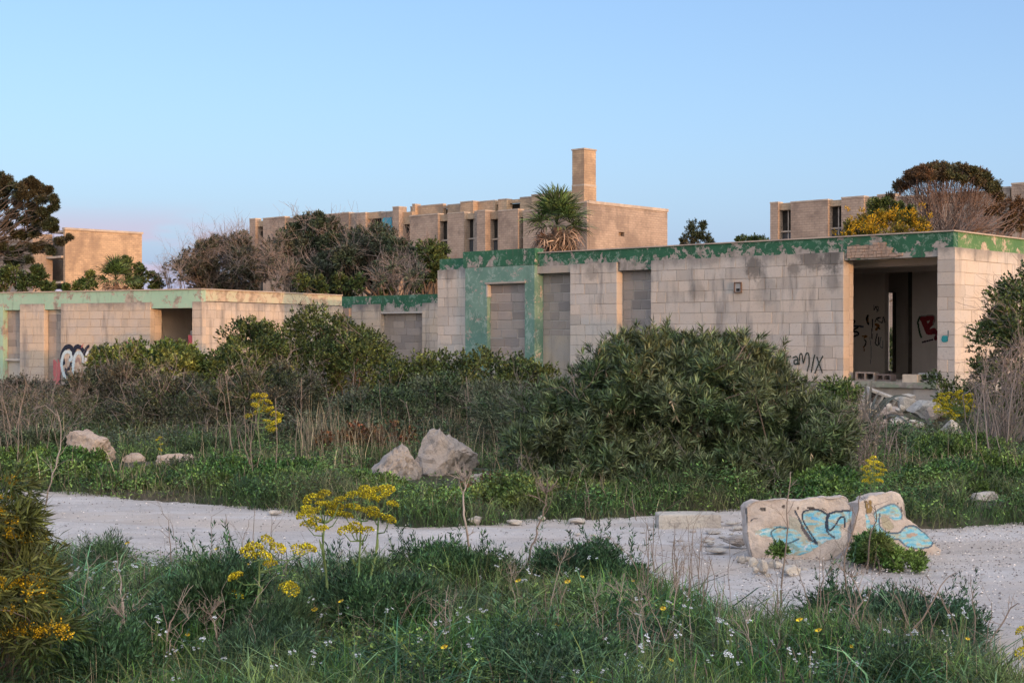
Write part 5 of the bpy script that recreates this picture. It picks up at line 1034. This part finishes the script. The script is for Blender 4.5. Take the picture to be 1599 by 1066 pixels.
# ------------------------------------------------------------------ agave in front of the rubble
rng = np.random.RandomState(4); ab = W(1352, 0, 22); ag = thing("agave", "blue grey agave with long curling leaves below the rubble heap", "plant", (ab.x, ab.y, hgt(ab)))
for i, (tx, ty, bow) in enumerate(((1330, 612, .1), (1352, 598, .05), (1372, 612, .2), (1405, 628, .5), (1425, 622, .5), (1432, 676, .55), (1440, 705, .45), (1395, 690, .3), (1318, 660, .3), (1305, 700, .3), (1345, 625, .1), (1375, 650, .3), (1362, 590, .1))):
    a = np.array([0, 0, .1]); t_ = np.array(W(tx, ty, 22 + rng.uniform(-.7, .3)) - ag.location); ts = np.linspace(0, 1, 9); pts = np.array([a * (1 - t) + t_ * t + np.array([0, 0, bow * math.sin(math.pi * t) * .55]) for t in ts])
    V, Q = [], []; w = .028 * np.sin(np.pi * (ts * .86 + .14)) ** .7 * (1 - ts * .5) + .004
    d = norm(np.gradient(pts, axis=0)); sd = norm(np.cross(d, np.array([.2, -1, .3])))
    for j in range(9): c = pts[j]; V += [tuple(c + sd[j] * w[j]), tuple(c + np.array([0, .02, -.02]) * (1 - ts[j])), tuple(c - sd[j] * w[j])]
    for j in range(8): Q += [(3 * j, 3 * j + 1, 3 * j + 4, 3 * j + 3), (3 * j + 1, 3 * j + 2, 3 * j + 5, 3 * j + 4)]
    mesh_obj("leaf", np_mesh("leaf", V, Q, True), AGA, ag)
# ------------------------------------------------------------------ giant fennel
def umbel_mesh(seed, r=.045, n=34, mat=YEL):
    rng = np.random.RandomState(seed); VV, QQ = [], []; off = 0
    T = np.array([[1, 0, 0], [-1, 0, 0], [0, 1, 0], [0, -1, 0], [0, 0, 1], [0, 0, -1]], float); Fc = np.array([[0, 2, 4], [2, 1, 4], [1, 3, 4], [3, 0, 4], [2, 0, 5], [1, 2, 5], [3, 1, 5], [0, 3, 5]])
    for i in range(n):
        z = 1 - (i + .5) / n * 1.05; a = i * 2.39996; q = math.sqrt(max(0, 1 - z * z)); c = np.array([q * math.cos(a), q * math.sin(a), z * .75]) * r
        for j in range(7):
            VV.append(T * r * .095 * rng.uniform(.7, 1.4) + c + rng.normal(size=3) * r * .07); QQ.append(Fc + off); off += 6
        st = norm(np.cross(c, np.array([.3, .2, 1.0]))) * r * .018; VV.append(np.array([(0, 0, -r * .5), (0, 0, -r * .5), c + st, c - st])); QQ.append(np.array([[off, off + 2, off + 3], [off, off + 2, off + 3]])[:1]); off += 4
    me = np_mesh("umbel", np.concatenate(VV), np.concatenate(QQ)); me.materials.append(mat); return me
UMBELS = [umbel_mesh(i) for i in range(4)]
def fennel(label, Yd, stems, umbels, r_px, seed, group=None, stem_r=.008, leafy=None, stem_mat=None, sheath=True):
    """stems: lists of bearings along each stalk from the root up; umbels: (px, py) heads"""
    rng = np.random.RandomState(seed); b = W(stems[0][0][0], 0, Yd); b.z = hgt(b); o = thing("giant_fennel", label, "flowering plant", b, group); items = []; hubs = []
    for s_ in stems:
        pts = [W(s_[0][0], s_[0][1], Yd)] + [W(p[0], p[1], Yd + rng.uniform(-.05, .05)) for p in s_[1:]]; pts[0].z = min(pts[0].z, b.z + .02)
        P = smooth_path([list(p) for p in pts], 4) if len(pts) > 2 else np.array([list(p) for p in pts])
        items.append((P, stem_r, stem_r * .55)); hubs += [p for p in P[len(P) // 3:]]
    hubs = np.array(hubs); r = r_px * Yd / F
    for i, (px, py) in enumerate(umbels):
        d = rng.uniform(-1, 1) * min(.25, 1.6 * r * 3); c = np.array(W(px, py, Yd + d)); m = c - np.array([0, 0, .0]); low = hubs[hubs[:, 2] < c[2] - r * .6]; low = hubs if len(low) == 0 else low
        h = low[np.argmin(np.linalg.norm(low - c, axis=1) + .3 * np.abs(low[:, 2] - (c[2] - .12)))]
        e = c - np.array([0, 0, r * .35]); mid = (h + e) / 2 + np.array([0, 0, -.012]) + (e - h) * np.array([.12, .12, -.1]); items.append((np.array([h, mid, e]), stem_r * .45, stem_r * .25))
        u = mesh_obj("umbel", UMBELS[i % 4], None, o); u.location = Vector(c) - o.location; k = r / .045 * rng.uniform(.8, 1.12); u.scale = (k, k, k * rng.uniform(.75, 1)); u.rotation_euler = (rng.normal() * .3, rng.normal() * .3, rng.uniform(0, 6))
    sub(o, tubes("stem", items, stem_mat or GSTEM, o, 6))
    if sheath:
        P, D, N, L, Wd = [], [], [], [], []
        for s_ in stems:
            for q in range(3):
                t = rng.uniform(.35, .9); i0 = min(int(t * (len(s_) - 1)), len(s_) - 2); f_ = t * (len(s_) - 1) - i0
                p = np.array(W(s_[i0][0] * (1 - f_) + s_[i0 + 1][0] * f_, s_[i0][1] * (1 - f_) + s_[i0 + 1][1] * f_, Yd)); P.append(p); D.append(norm(np.array([rng.normal() * .6, rng.normal() * .5, 1.2]))); N.append(norm(rng.normal(size=3))); L.append(.11 * r / .045); Wd.append(.022 * r / .045)
        sub(o, leaves("leaf_sheath", np.array(P), np.array(D), np.array(N), np.array(L), np.array(Wd), GSTEM, o))
    if leafy:
        bl = [blob(*q) for q in leafy]; lm = lumps_of(bl, int(34 * len(bl)), rng, .2); P, N = shoots_of(lm, .07, 26, rng, .5, b.z); foliage("feathery_leaves", P, N, 10, .055, .0036, .15, .9, .06, FEN, o, rng)
    return o
def s5(l): return [(350 + x / 3.27, 740 + y / 3.27) for x, y in l]
F1 = s5([(440, 130), (510, 105), (495, 155), (425, 185), (405, 215), (460, 200), (590, 135), (575, 170), (535, 165), (580, 210), (625, 215), (655, 110), (715, 85), (775, 90), (830, 80), (745, 125), (820, 118), (860, 158), (655, 175), (695, 185), (750, 190), (770, 215), (840, 235), (650, 285), (615, 292), (672, 278), (735, 290), (500, 285), (460, 245), (430, 265), (480, 120), (730, 105), (545, 205)])
fennel("largest giant fennel with a wide spray of many yellow heads left of centre", 7.6, [s5([(545, 830), (532, 690), (520, 500), (505, 380), (512, 250)]), s5([(675, 880), (682, 620), (690, 440), (700, 240)]), s5([(690, 860), (740, 560), (775, 400), (790, 200)])], F1, 11.5, 1, stem_r=.009, leafy=[(600, 960, 7.5, 95, 42, .35), (520, 955, 7.7, 60, 34, .3), (585, 905, 7.9, 50, 22, .25)])
fennel("giant fennel with about ten round yellow heads left of the largest one", 7.3, [s5([(130, 1000), (140, 860), (165, 690), (178, 560), (180, 440)])], s5([(60, 525), (60, 620), (320, 580), (235, 460), (205, 420), (275, 385), (220, 345), (155, 378), (120, 410), (340, 590), (430, 385), (375, 390)]), 13, 2, leafy=[(330, 935, 7.4, 70, 34, .3), (430, 975, 7.2, 60, 30, .3)])
fennel("tall single fennel with greenish yellow heads before the brown scrub", 19.5, [[(408, 745), (405, 700), (403, 660), (405, 640)]], [(400, 620), (412, 618), (406, 628), (418, 628), (398, 634), (412, 638), (422, 640), (388, 650), (430, 648), (438, 652), (432, 660), (422, 668), (418, 660), (426, 672), (404, 644)], 7.5, 3, stem_r=.016)
fennel("bushy yellow fennel beside the corner of the near hut", 24.5, [[(1490, 712), (1492, 660), (1490, 640)]], [(1490 + 34 * math.sin(i * 2.4) * math.sqrt((i + 1) / 36), 633 + 22 * math.cos(i * 2.4) * math.sqrt((i + 1) / 36)) for i in range(36)], 5.6, 4, stem_r=.02, leafy=None)
fennel("fennel with a dome of yellow heads rising behind the two slabs", 11.9, [[(1358, 858), (1362, 800), (1366, 765), (1365, 745)]], [(1363 + 17 * math.sin(i * 2.4) * math.sqrt((i + 1) / 20), 736 + 22 * math.cos(i * 2.4) * math.sqrt((i + 1) / 20)) for i in range(20)], 5.2, 5, stem_r=.009)
fennel("yellow fennel heads cut off by the lower right edge", 6.9, [[(1625, 1200), (1612, 1080), (1605, 1000)]], [(1596, 985), (1598, 1020), (1615, 1000), (1625, 970)], 13, 6)
fennel("thin fennel with one yellow tuft at the top of the brown scrub", 30, [[(470, 660), (460, 600), (456, 585)]], [(455, 576), (459, 584), (454, 590), (458, 596)], 5, 7, stem_r=.014)
fennel("small slender yellow plant in the grass right of the left boulder", 18, [[(252, 735), (251, 700), (249, 690)]], [(250, 683), (246, 687), (252, 694), (250, 702)], 3.2, 8, stem_r=.008)
# dark feathery mounds without flowers
def feather(label, blobs, seed, n=60, mat=FEN):
    rng = np.random.RandomState(seed); bl = [blob(*q) for q in blobs]; b = Vector((bl[0][0][0], bl[0][0][1], 0)); b.z = hgt(b); o = thing("fennel_mound", label, "plant", b)
    lm = lumps_of(bl, int(n * .55), rng, .15); P, N = shoots_of(lm, .085, 26, rng, .35, b.z); foliage("feathery_leaves", P, N, 11, .05, .0045, .35, 1.3, .09, mat, o, rng, .08)
    sub(o, tubes("stems", [(arc((b.x + rng.normal() * .06, b.y + rng.normal() * .06, b.z - .02), l[0], rng, 5, .08), .005, .002) for l in lm[:26]], GSTEM, o, 4)); return o
def dark(label, blobs, seed, n):
    return bush("fennel_mound", label, blobs, int(n * .8), .08, 26, 10, .040, .008, (.3, 1.4), .09, FEND, seed, cat="plant", nbr=20, br=.003, lo=.3, up=.4, spikes=20)
dark("dark feathery mound on the near verge at the right", [(1400, 978, 8.1, 115, 36, .5), (1305, 975, 8.2, 50, 32, .35), (1480, 990, 7.9, 55, 26, .3)], 811, 240)
dark("dark blue green feathery mound at the bottom centre", [(880, 1048, 6.6, 100, 28, .4), (800, 1055, 6.6, 60, 26, .3)], 812, 170)
dark("dark mound under the largest fennel", [(600, 962, 7.5, 85, 44, .35), (545, 950, 7.7, 60, 30, .3)], 818, 200)
dark("dark mound under the smaller fennel on the left", [(345, 935, 7.5, 60, 34, .3), (285, 960, 7.3, 36, 24, .25)], 819, 110)
feather("feathery mound at the track edge in the left foreground", [(165, 872, 9.5, 36, 14, .25)], 13, 34)
dark("feathery mound at the near track edge right of the largest fennel", [(680, 885, 9.3, 55, 20, .3), (750, 905, 9.1, 55, 22, .3)], 814, 120)
dark("feathery mound at the near track edge below the second dead umbel", [(880, 892, 9.1, 60, 20, .3), (960, 915, 8.9, 50, 24, .3), (930, 885, 9.1, 30, 22, .2)], 815, 140)
feather("feathery mound at the very bottom on the right", [(1380, 1050, 6.7, 90, 30, .35)], 16, 90)
feather("feathery mound in the left foreground below the two fennels", [(400, 1030, 6.8, 90, 28, .3)], 17, 80)
dark("low dark mound at the bottom left beside the acacia", [(160, 1040, 6.6, 60, 26, .3)], 820, 80)
for i, (px, py, Yd, rx, rz, m, lb) in enumerate(((300, 748, 16.2, 60, 26, MIDG, "grey green mound of weeds on the bank left of the distant fennel"), (140, 752, 16.6, 70, 18, FEND, "dark low mound of weeds on the bank at the far left"), (420, 775, 15.0, 60, 24, FEND, "dark mound of weeds at the track edge under the distant fennel"),
    (505, 770, 15.6, 45, 26, MIDG, "grey green mound of weeds left of the dark bank behind the big fennel"), (640, 800, 13.9, 70, 22, FEND, "dark weeds at the track edge below the grey boulders"), (570, 800, 14.0, 45, 16, GRD, "leafy weeds at the track edge behind the big fennel heads"), (1500, 760, 15.6, 60, 28, FEND, "dark weeds left of the rounded pale rock"),
    (1590, 735, 17.5, 50, 30, MIDG, "grey green weeds at the right edge above the rounded rock"), (1440, 800, 14.0, 34, 20, FEND, "dark weeds beside the right graffitied slab"), (60, 700, 18.5, 70, 26, MIDG, "grey green weeds left of the pinkish boulder"), (340, 715, 19.0, 60, 26, MIDG, "grey green weeds right of the long pale stone"), (520, 700, 20.0, 60, 30, MIDG, "grey green weeds between the brown scrub and the bramble"))):
    bush("weed_clump", lb, [(px, py, Yd, rx, rz, .45)], 90, .09, 28, 9, .042, .014, (.3, 1.4), .07, m, 860 + i, cat="weeds", nbr=12, br=.004, ntw=6, lo=.5, up=.5)
# near acacia at the left edge
ac = bush("acacia_bush", "yellow flowering acacia with drooping narrow leaves at the left edge", [(-15, 850, 6.6, 62, 85, .4), (15, 940, 6.3, 62, 60, .4), (-40, 960, 6.3, 70, 90, .5), (15, 775, 6.8, 30, 32, .22), (35, 830, 6.6, 30, 40, .2), (70, 1000, 6.2, 38, 32, .25)], 200, .075, 7, 7, .085, .009, (.2, 1.5), .06, ACAL, 51, nbr=60, br=.006, up=-.6, bend=-.08, lo=.3)
rng = np.random.RandomState(52); bl = [blob(-5, 850, 6.5, 60, 90, .4), blob(10, 940, 6.2, 62, 50, .4), blob(2, 752, 6.7, 14, 12, .1), blob(85, 990, 6.1, 34, 16, .2), blob(25, 1000, 6.1, 40, 20, .2)]; lm = lumps_of(bl, 95, rng, .5); P, N = shoots_of(lm, .028, 15, rng, .3); foliage("blossom", P, N, 5, .010, .008, .2, 1.4, .02, ACAF, ac, rng)
P, N = [], []
rng = np.random.RandomState(53); bl = [(np.array(W(l[0], l[1], l[2] - .4)), 12) for l in ((1330, 352, 46), (1350, 348, 46), (1375, 340, 46), (1398, 342, 46), (1425, 345, 46), (1440, 356, 46), (1360, 360, 45), (1340, 362, 45))]
lm = [(c + rng.normal(size=3) * .22, np.array([0, -.5, .8])) for c, r in bl for _ in range(9)]; P, N = shoots_of(lm, .12, 14, rng); foliage("blossom", P, N, 6, .05, .03, .2, 1.4, .06, ACAF, yac, rng)
# ------------------------------------------------------------------ dry stalks
def stalk(label, pts, Yd, r, seed, umbel=0, side=6, mat=STALK, group=None, name="dry_stalk", ul=.09):
    rng = np.random.RandomState(seed); p = [W(a, b, Yd + rng.uniform(-.04, .04)) for a, b in pts]; g = hgt(p[0])
    if p[0].z > g: p[0].z = g - .01
    o = thing(name, label, "dry plant", (p[0].x, p[0].y, g), group); P = smooth_path([list(q) for q in p], 4) if len(p) > 2 else np.linspace(list(p[0]), list(p[1]), 7)
    P = P + rng.normal(size=P.shape) * .004; sub(o, tubes("stem", [(P, r, r * .4)], mat, o, 6)); items = []; n = len(P)
    for i in range(side):
        k = rng.randint(n // 3, n); d = norm(np.array([rng.normal() * .8, rng.normal() * .5, 1.0])); grow(P[k], d, rng.uniform(.05, .16), r * .35, 1, items, rng, .5, (1, 3), .15, .03, .7, 3)
    for i in range(umbel):
        d = norm(np.array([rng.normal(), rng.normal() * .8, .9])); grow(P[-1], d, ul * rng.uniform(.7, 1.1), r * .35, 1, items, rng, .45, (4, 6), .12, .08, .45, 3)
    if items: sub(o, tubes("side_twigs", items, mat, o, 3))
    return o
stalk("thick pale dead umbel stalk standing in front of the peaked boulder", [(742, 905), (733, 860), (726, 815), (724, 775), (727, 752)], 9.5, .011, 1, 12, 4, PSTALK, ul=.10)
stalk("brown dead umbel stalk leaning right before the bright weed bank", [(817, 912), (826, 868), (838, 835), (850, 795), (853, 768)], 9.4, .009, 2, 16, 5, STALK, ul=.09)
stalk("tallest dark stalk crossing the left graffitied slab", [(1215, 990), (1221, 920), (1228, 840), (1232, 770), (1236, 735)], 8.4, .006, 3, 0, 4)
stalk("pale leaning stalk left of the leaning stalk on the bottom right", [(1290, 1066), (1318, 990), (1345, 940), (1330, 900)], 7.4, .007, 4, 6, 5, PSTALK)
stalk("forked grey stalk crossing the gap between the slabs", [(1340, 990), (1325, 930), (1318, 880), (1335, 820), (1345, 770)], 8.3, .006, 5, 0, 8)
stalk("crooked stalk in front of the right graffitied slab", [(1352, 890), (1358, 840), (1368, 812), (1366, 790)], 10.2, .007, 6, 0, 5, DTWIG)
stalk("long bare stalk leaning right over the dark feathery mound", [(1375, 1066), (1400, 1010), (1450, 950), (1475, 905)], 7.2, .007, 7, 0, 6, STALK)
stalk("bare stalk leaning right at the far right edge of the verge", [(1520, 1060), (1548, 1000), (1575, 955), (1590, 940)], 7.5, .006, 8, 0, 5, STALK)
stalk("grey dead umbel lying low in the left foreground", [(190, 1060), (186, 1010), (190, 960)], 6.8, .006, 9, 12, 3, PSTALK, ul=.12)
stalk("bare pale stick standing in the left foreground grass", [(200, 1010), (192, 960), (187, 912)], 7.0, .006, 10, 0, 0, PSTALK)
stalk("broken white stump of a stalk at the left foot of the largest bush", [(788, 782), (790, 745)], 15.5, .022, 11, 0, 0, PSTALK)
stalk("bent straw stalk crossing the track at the far left", [(55, 860), (68, 800), (84, 740), (95, 690), (90, 640)], 9.6, .007, 12, 0, 8, PSTALK)
stalk("pale umbel skeleton on the verge below the second fennel", [(345, 1050), (340, 1000), (330, 960)], 6.7, .006, 13, 8, 3, STALK)
stalk("thick grey green stalk beside the second fennel", [(258, 1040), (262, 990), (272, 960)], 6.9, .008, 14, 0, 4, PSTALK)
rng = np.random.RandomState(31)
def many(n, xr, yb, hpx, grp, lb, Yf, r=.0035, mat=STALK, lean=.12, seed0=200, side=(1, 5), um=0):
    for i in range(n):
        px = rng.uniform(*xr); y0 = rng.uniform(*yb); h = rng.uniform(*hpx); ln = rng.normal() * lean * h; Yd = Yf(y0)
        stalk(lb, [(px, y0), (px + ln * .4 + rng.normal() * 3, y0 - h * .5), (px + ln, y0 - h)], Yd, r * rng.uniform(.7, 1.5), seed0 + i, um if rng.rand() < .5 else 0, rng.randint(*side), mat, grp)
many(26, (1000, 1110), (930, 985), (60, 150), "thin stalks in front of the squared stone", "thin dry stalk in the thicket rising in front of the squared stone", lambda y: gY(y + 20), seed0=200, lean=.08)
many(14, (1110, 1330), (960, 1060), (60, 150), "stalks before the graffitied slabs", "thin dry stalk on the near verge before the graffitied slabs", lambda y: gY(y + 15), seed0=240)
many(16, (1330, 1560), (1000, 1070), (60, 150), "stalks around the dark feathery mound", "thin dry stalk standing around the dark feathery mound", lambda y: gY(y + 15), seed0=270, lean=.3)
many(12, (240, 480), (890, 960), (60, 130), "stalks behind the second fennel", "thin dry stalk behind the second fennel", lambda y: gY(y + 15), seed0=300)
many(14, (560, 980), (930, 1060), (60, 130), "stalks in the centre foreground", "thin dry stalk in the centre foreground grass", lambda y: gY(y + 15), seed0=330, lean=.25)
many(16, (0, 130), (715, 760), (60, 130), "straw stalks on the left bank", "pale dry stalk on the grass bank at the far left", lambda y: gY(y), .006, STALK, .15, 360)
many(14, (320, 480), (725, 785), (70, 150), "straw stalks around the distant fennel", "pale dry stalk around the distant tall fennel", lambda y: gY(y), .006, STALK, .15, 390)
many(22, (500, 800), (690, 715), (60, 120), "dry stems in the middle thicket", "tall dry stem in the thicket behind the grey boulders", lambda y: gY(y), .008, STALK, .12, 420)
many(12, (1310, 1420), (720, 760), (60, 130), "stalks behind the slabs", "grey dry stalk behind the graffitied slabs", lambda y: gY(y), .006, TWIG, .2, 450)
many(12, (1520, 1600), (700, 745), (80, 180), "stalks at the right edge", "grey dry stalk before the dark bush at the right edge", lambda y: gY(y), .008, TWIG, .15, 470)
many(8, (840, 1000), (800, 812), (40, 80), "stalks at the foot of the oleander", "thin dry stalk at the foot of the largest bush", lambda y: gY(y), .004, STALK, .15, 490)
many(22, (120, 560), (960, 1066), (50, 120), "grey stalks in the left foreground", "thin grey dry stalk in the left foreground grass", lambda y: gY(y + 25), .003, PSTALK, .2, 520, (2, 7), 5)
many(22, (600, 1250), (970, 1066), (50, 130), "grey stalks at the bottom centre", "thin grey dry stalk in the grass at the bottom centre", lambda y: gY(y + 25), .003, PSTALK, .2, 560, (2, 7), 5)
# ------------------------------------------------------------------ wild flowers
def flower_proto(kind, seed):
    rng = np.random.RandomState(seed); o = empty("white_wildflower" if kind == 'w' else "yellow_daisy", (0, 0, 0)); h = rng.uniform(.20, .34); top = np.array([rng.normal() * .03, rng.normal() * .03, h])
    heads = [top + np.array([rng.normal() * .02, rng.normal() * .02, rng.uniform(-.03, .01)]) for _ in range(3)] if kind == 'w' else [top]
    tubes("stem", [(arc((0, 0, 0), hd, rng, 5, .05), .0022, .0014) for hd in heads], GSTEM, o, 3)
    for hd in heads:
        n = 16 if kind == 'w' else 12; a = np.arange(n) * 2.4; tl = norm(np.array([rng.normal() * .35, -.5, 1.0])); s = norm(np.cross(tl, [1, .1, 0])); u = np.cross(s, tl); D = norm(np.cos(a)[:, None] * s + np.sin(a)[:, None] * u + tl * .25)
        P = np.repeat(hd[None], n, 0) + (D * rng.uniform(0, .006, (n, 1)) if kind == 'w' else D * .003); leaves("petals", P, D, np.repeat(tl[None], n, 0), np.full(n, .0055 if kind == 'w' else .017), np.full(n, .0052 if kind == 'w' else .009), WHI if kind == 'w' else DAI, o)
    return o
def scatter_flowers(kind, n, label, group, seed):
    rng = np.random.RandomState(seed); protos = [flower_proto(kind, seed + q) for q in range(4)]; k = 0; used = 0
    while k < n:
        px = rng.uniform(110, 1540); Yd = rng.uniform(6.0, 9.6); x = (px - CX) / F * Yd
        if Yd > nearY(px) - .1 or noise.noise(Vector((x * 1.3, Yd * 1.3, seed))) < -.05: continue
        o = protos[k] if k < 4 else copy_tree(protos[k % 4]); o.location = (x, Yd, hgt((x, Yd))); o.rotation_euler = (0, 0, rng.uniform(-.6, .6)); sc = rng.uniform(.6, 1.1); o.scale = (sc, sc, sc); tag(o, label, "flower", group); k += 1
scatter_flowers('w', 220, "small white wildflower head in the foreground grass", "white wildflowers in the foreground grass", 900)
scatter_flowers('y', 24, "single yellow daisy in the foreground grass", "yellow daisies in the foreground grass", 950)
# ------------------------------------------------------------------ grass and ground cover nobody could count
def sample(n, x0, x1, y0, y1, cond, seed):
    rng = np.random.RandomState(seed); out = []
    tot = 0
    while tot < n:
        Yd = rng.uniform(y0, y1, n); px = rng.uniform(x0, x1, n); keep = rng.rand(n) < Yd / y1; Yd, px = Yd[keep], px[keep]; x = (px - CX) / F * Yd; m = cond(px, x, Yd); out.append(np.stack([x[m], Yd[m]], 1)); tot += m.sum()
    P = np.concatenate(out)[:n]; return np.c_[P, ground_h(P[:, 0], P[:, 1]) - .01], rng
def clump(x, y, k, s): return np.clip(wav(x, y, k, s) * .9 + .5, 0, 1)
def field(name, n, reg, cond, hr, wr, lr, mat, seed, ck=2.2):
    P, rng = sample(n, *reg, cond, seed); c = clump(P[:, 0], P[:, 1], ck, seed)
    P[:, :2] += rng.normal(size=(n, 2)) * .02; H = (hr[0] + (hr[1] - hr[0]) * c) * rng.uniform(.5, 1.15, n); Wd = rng.uniform(wr[0], wr[1], n); ln = rng.uniform(lr[0], lr[1], n)
    me = blades_mesh(name, P, rng.uniform(0, 6.283, n), H, Wd, ln); o = mesh_obj(name, me, mat); tag(o, kind="stuff"); return o
near_c = lambda px, x, Y: Y < nearY(px) + wav(x, Y, 3.1) * .3
def far_c(px, x, Y):
    hole = ((px > 562) & (px < 770) & (Y > 14.75) & (Y < 17.3)) | ((px > 96) & (px < 184) & (Y > 16.3) & (Y < 19.6)) | ((px > 185) & (px < 310) & (Y > 15.9) & (Y < 18.3)) | ((px > 1290) & (px < 1520) & (Y > 21.5)) | ((px > 440) & (px < 480) & (Y > 15.6) & (Y < 17.8)) | ((px > 1510) & (px < 1570) & (Y > 13.4) & (Y < 14.4))
    return (Y > farY(px) - wav(x, Y, 3.1) * .12 + .05) & ~hole
REGN = (-160, 1760, 5.2, 10.6)
tag(field("grass", 52000, REGN, near_c, (.10, .38), (.003, .007), (.1, .9), GRA, 601), "green grass blades filling the foreground verge", "grass")
tag(field("grass", 30000, REGN, near_c, (.10, .34), (.004, .010), (.4, 1.2), GRB, 602, 1.4), "broad arching blue green grass in the foreground verge", "grass")
tag(field("dry_grass", 7000, REGN, near_c, (.10, .34), (.0018, .0035), (.0, .6), STRAW, 603, 1.1), "dry straw coloured grass in the foreground verge", "grass")
tag(field("long_grass", 3800, REGN, near_c, (.30, .55), (.006, .012), (.7, 1.35), GRB, 607, 1.0), "long arching grass leaves rising over the foreground verge", "grass")
tag(field("long_grass", 3000, REGN, near_c, (.18, .42), (.006, .011), (.5, 1.2), BRI, 608, 1.9), "yellow green broad grass leaves in the foreground verge", "grass")
tag(field("seed_heads", 2600, REGN, near_c, (.16, .34), (.005, .009), (.0, .35), DUN, 609, .9), "dun brown withered spikes among the foreground grass", "grass")
tag(field("grass", 46000, (-80, 1700, 12.5, 18.5), far_c, (.06, .40), (.004, .009), (.2, 1.1), GRF, 604, 1.1), "green grass on the bank across the track", "grass")
tag(field("dry_grass", 6000, (-80, 1700, 12.9, 18.5), far_c, (.12, .45), (.002, .004), (.1, .9), STRAW, 616, .9), "dry thatch in the grass bank across the track", "grass")
tag(field("dry_grass", 2200, (470, 860, 16.8, 24), far_c, (.35, .95), (.004, .008), (.0, .45), STRAW, 617, .8), "tall dry grass in the thicket behind the grey boulders", "grass")
tag(field("grass", 30000, (-80, 1700, 18, 31), far_c, (.15, .60), (.007, .014), (.1, .9), GRF, 605, .7), "taller grass between the shrubs before the huts", "grass")
tag(field("dry_grass", 6500, (-80, 1700, 15, 30), far_c, (.10, .65), (.004, .008), (.0, .5), STRAW, 606, .8), "dry straw grass between the shrubs before the huts", "grass")
def cover(name, label, n, reg, cond, zr, L, Wd, mat, seed, ck=1.8, thr=.35):
    c2 = lambda px, x, Y: cond(px, x, Y) & (clump(x, Y, ck, seed) > thr)
    P, rng = sample(n, *reg, c2, seed); c = clump(P[:, 0], P[:, 1], ck, seed); P[:, 2] += rng.uniform(0, 1, n) ** .8 * zr * (c - thr + .25) * 1.3
    D = norm(np.c_[rng.normal(size=(n, 2)), rng.uniform(-.1, .9, n)]); N = norm(rng.normal(size=(n, 3)) * .4 + np.array([0, -.2, 1])); o = leaves(name, P, D, N, L * rng.uniform(.5, 1.2, n), Wd * rng.uniform(.6, 1.2, n), mat); tag(o, label, "ground cover", kind="stuff"); return o
cover("ground_cover", "small leaved weeds growing through the foreground grass", 60000, REGN, near_c, .22, .028, .012, GRD, 611)
cover("ground_cover", "feathery fine weeds growing through the foreground grass", 90000, REGN, near_c, .26, .040, .0035, FEN, 612, 1.3, .4)
cover("ground_cover", "small leaved weeds over the bank across the track", 90000, (-80, 1700, 12.6, 20), far_c, .30, .042, .018, GRD, 613)
cover("ground_cover", "leafy undergrowth between the shrubs before the huts", 80000, (-80, 1700, 19, 31), far_c, .50, .065, .022, MIDG, 614, .8)
# thin weeds on the track
tc_ = lambda px, x, Y: (Y < farY(px)) & (Y > nearY(px)) & (np.exp(-((Y - (1.9 + 9.0 + .12 * (x - 2) - .3)) / .10) ** 2) * (px > 1290) * clump(x, Y, 4, 9) > .35)
cover("track_weeds", "thin line of low weeds along the middle of the track on the right", 3500, (1280, 1700, 8.5, 12), tc_, .02, .02, .008, GRD, 615, 3, .2)
# gravel
P, rng = sample(9000, 1150, 1750, 8.0, 13.2, lambda px, x, Y: (Y < farY(px) + .1) & (Y > nearY(px)), 620)
T = np.array([[1, 0, 0], [-1, 0, 0], [0, 1, 0], [0, -1, 0], [0, 0, 1], [0, 0, -1]], float); Fc = np.array([[0, 2, 4], [2, 1, 4], [1, 3, 4], [3, 0, 4], [2, 0, 5], [1, 2, 5], [3, 1, 5], [0, 3, 5]])
def pebbles(name, label, P, rng, lo, hi, mat):
    n = len(P); sz = lo + (hi - lo) * rng.rand(n) ** 3; V = T[None] * sz[:, None, None] * rng.uniform(.6, 1.3, (n, 6, 1)) * np.array([1, 1, .6]); a = rng.uniform(0, 6.28, n); ca, sa = np.cos(a)[:, None], np.sin(a)[:, None]
    V = np.stack([V[..., 0] * ca - V[..., 1] * sa, V[..., 0] * sa + V[..., 1] * ca, V[..., 2]], -1) + P[:, None]; V[..., 2] += .02
    o = mesh_obj(name, np_mesh(name, V.reshape(-1, 3), (np.arange(n).reshape(-1, 1, 1) * 6 + Fc).reshape(-1, 3)), mat); tag(o, label, "gravel", kind="stuff")
PEB = leaf_mat("gravel_stone", (.52, .48, .45), (.42, .38, .36), None, trans=0, rough=.9)
P[:, 2] = 0; pebbles("gravel", "loose pale gravel on the right half of the track", P, rng, .003, .012, PEB)
P, rng = sample(5000, -80, 1300, 8.6, 15.5, lambda px, x, Y: (Y < farY(px) + .1) & (Y > nearY(px)), 621); P[:, 2] = -.004
pebbles("gravel", "sparse small stones on the left half of the track", P, rng, .003, .011, PEB)
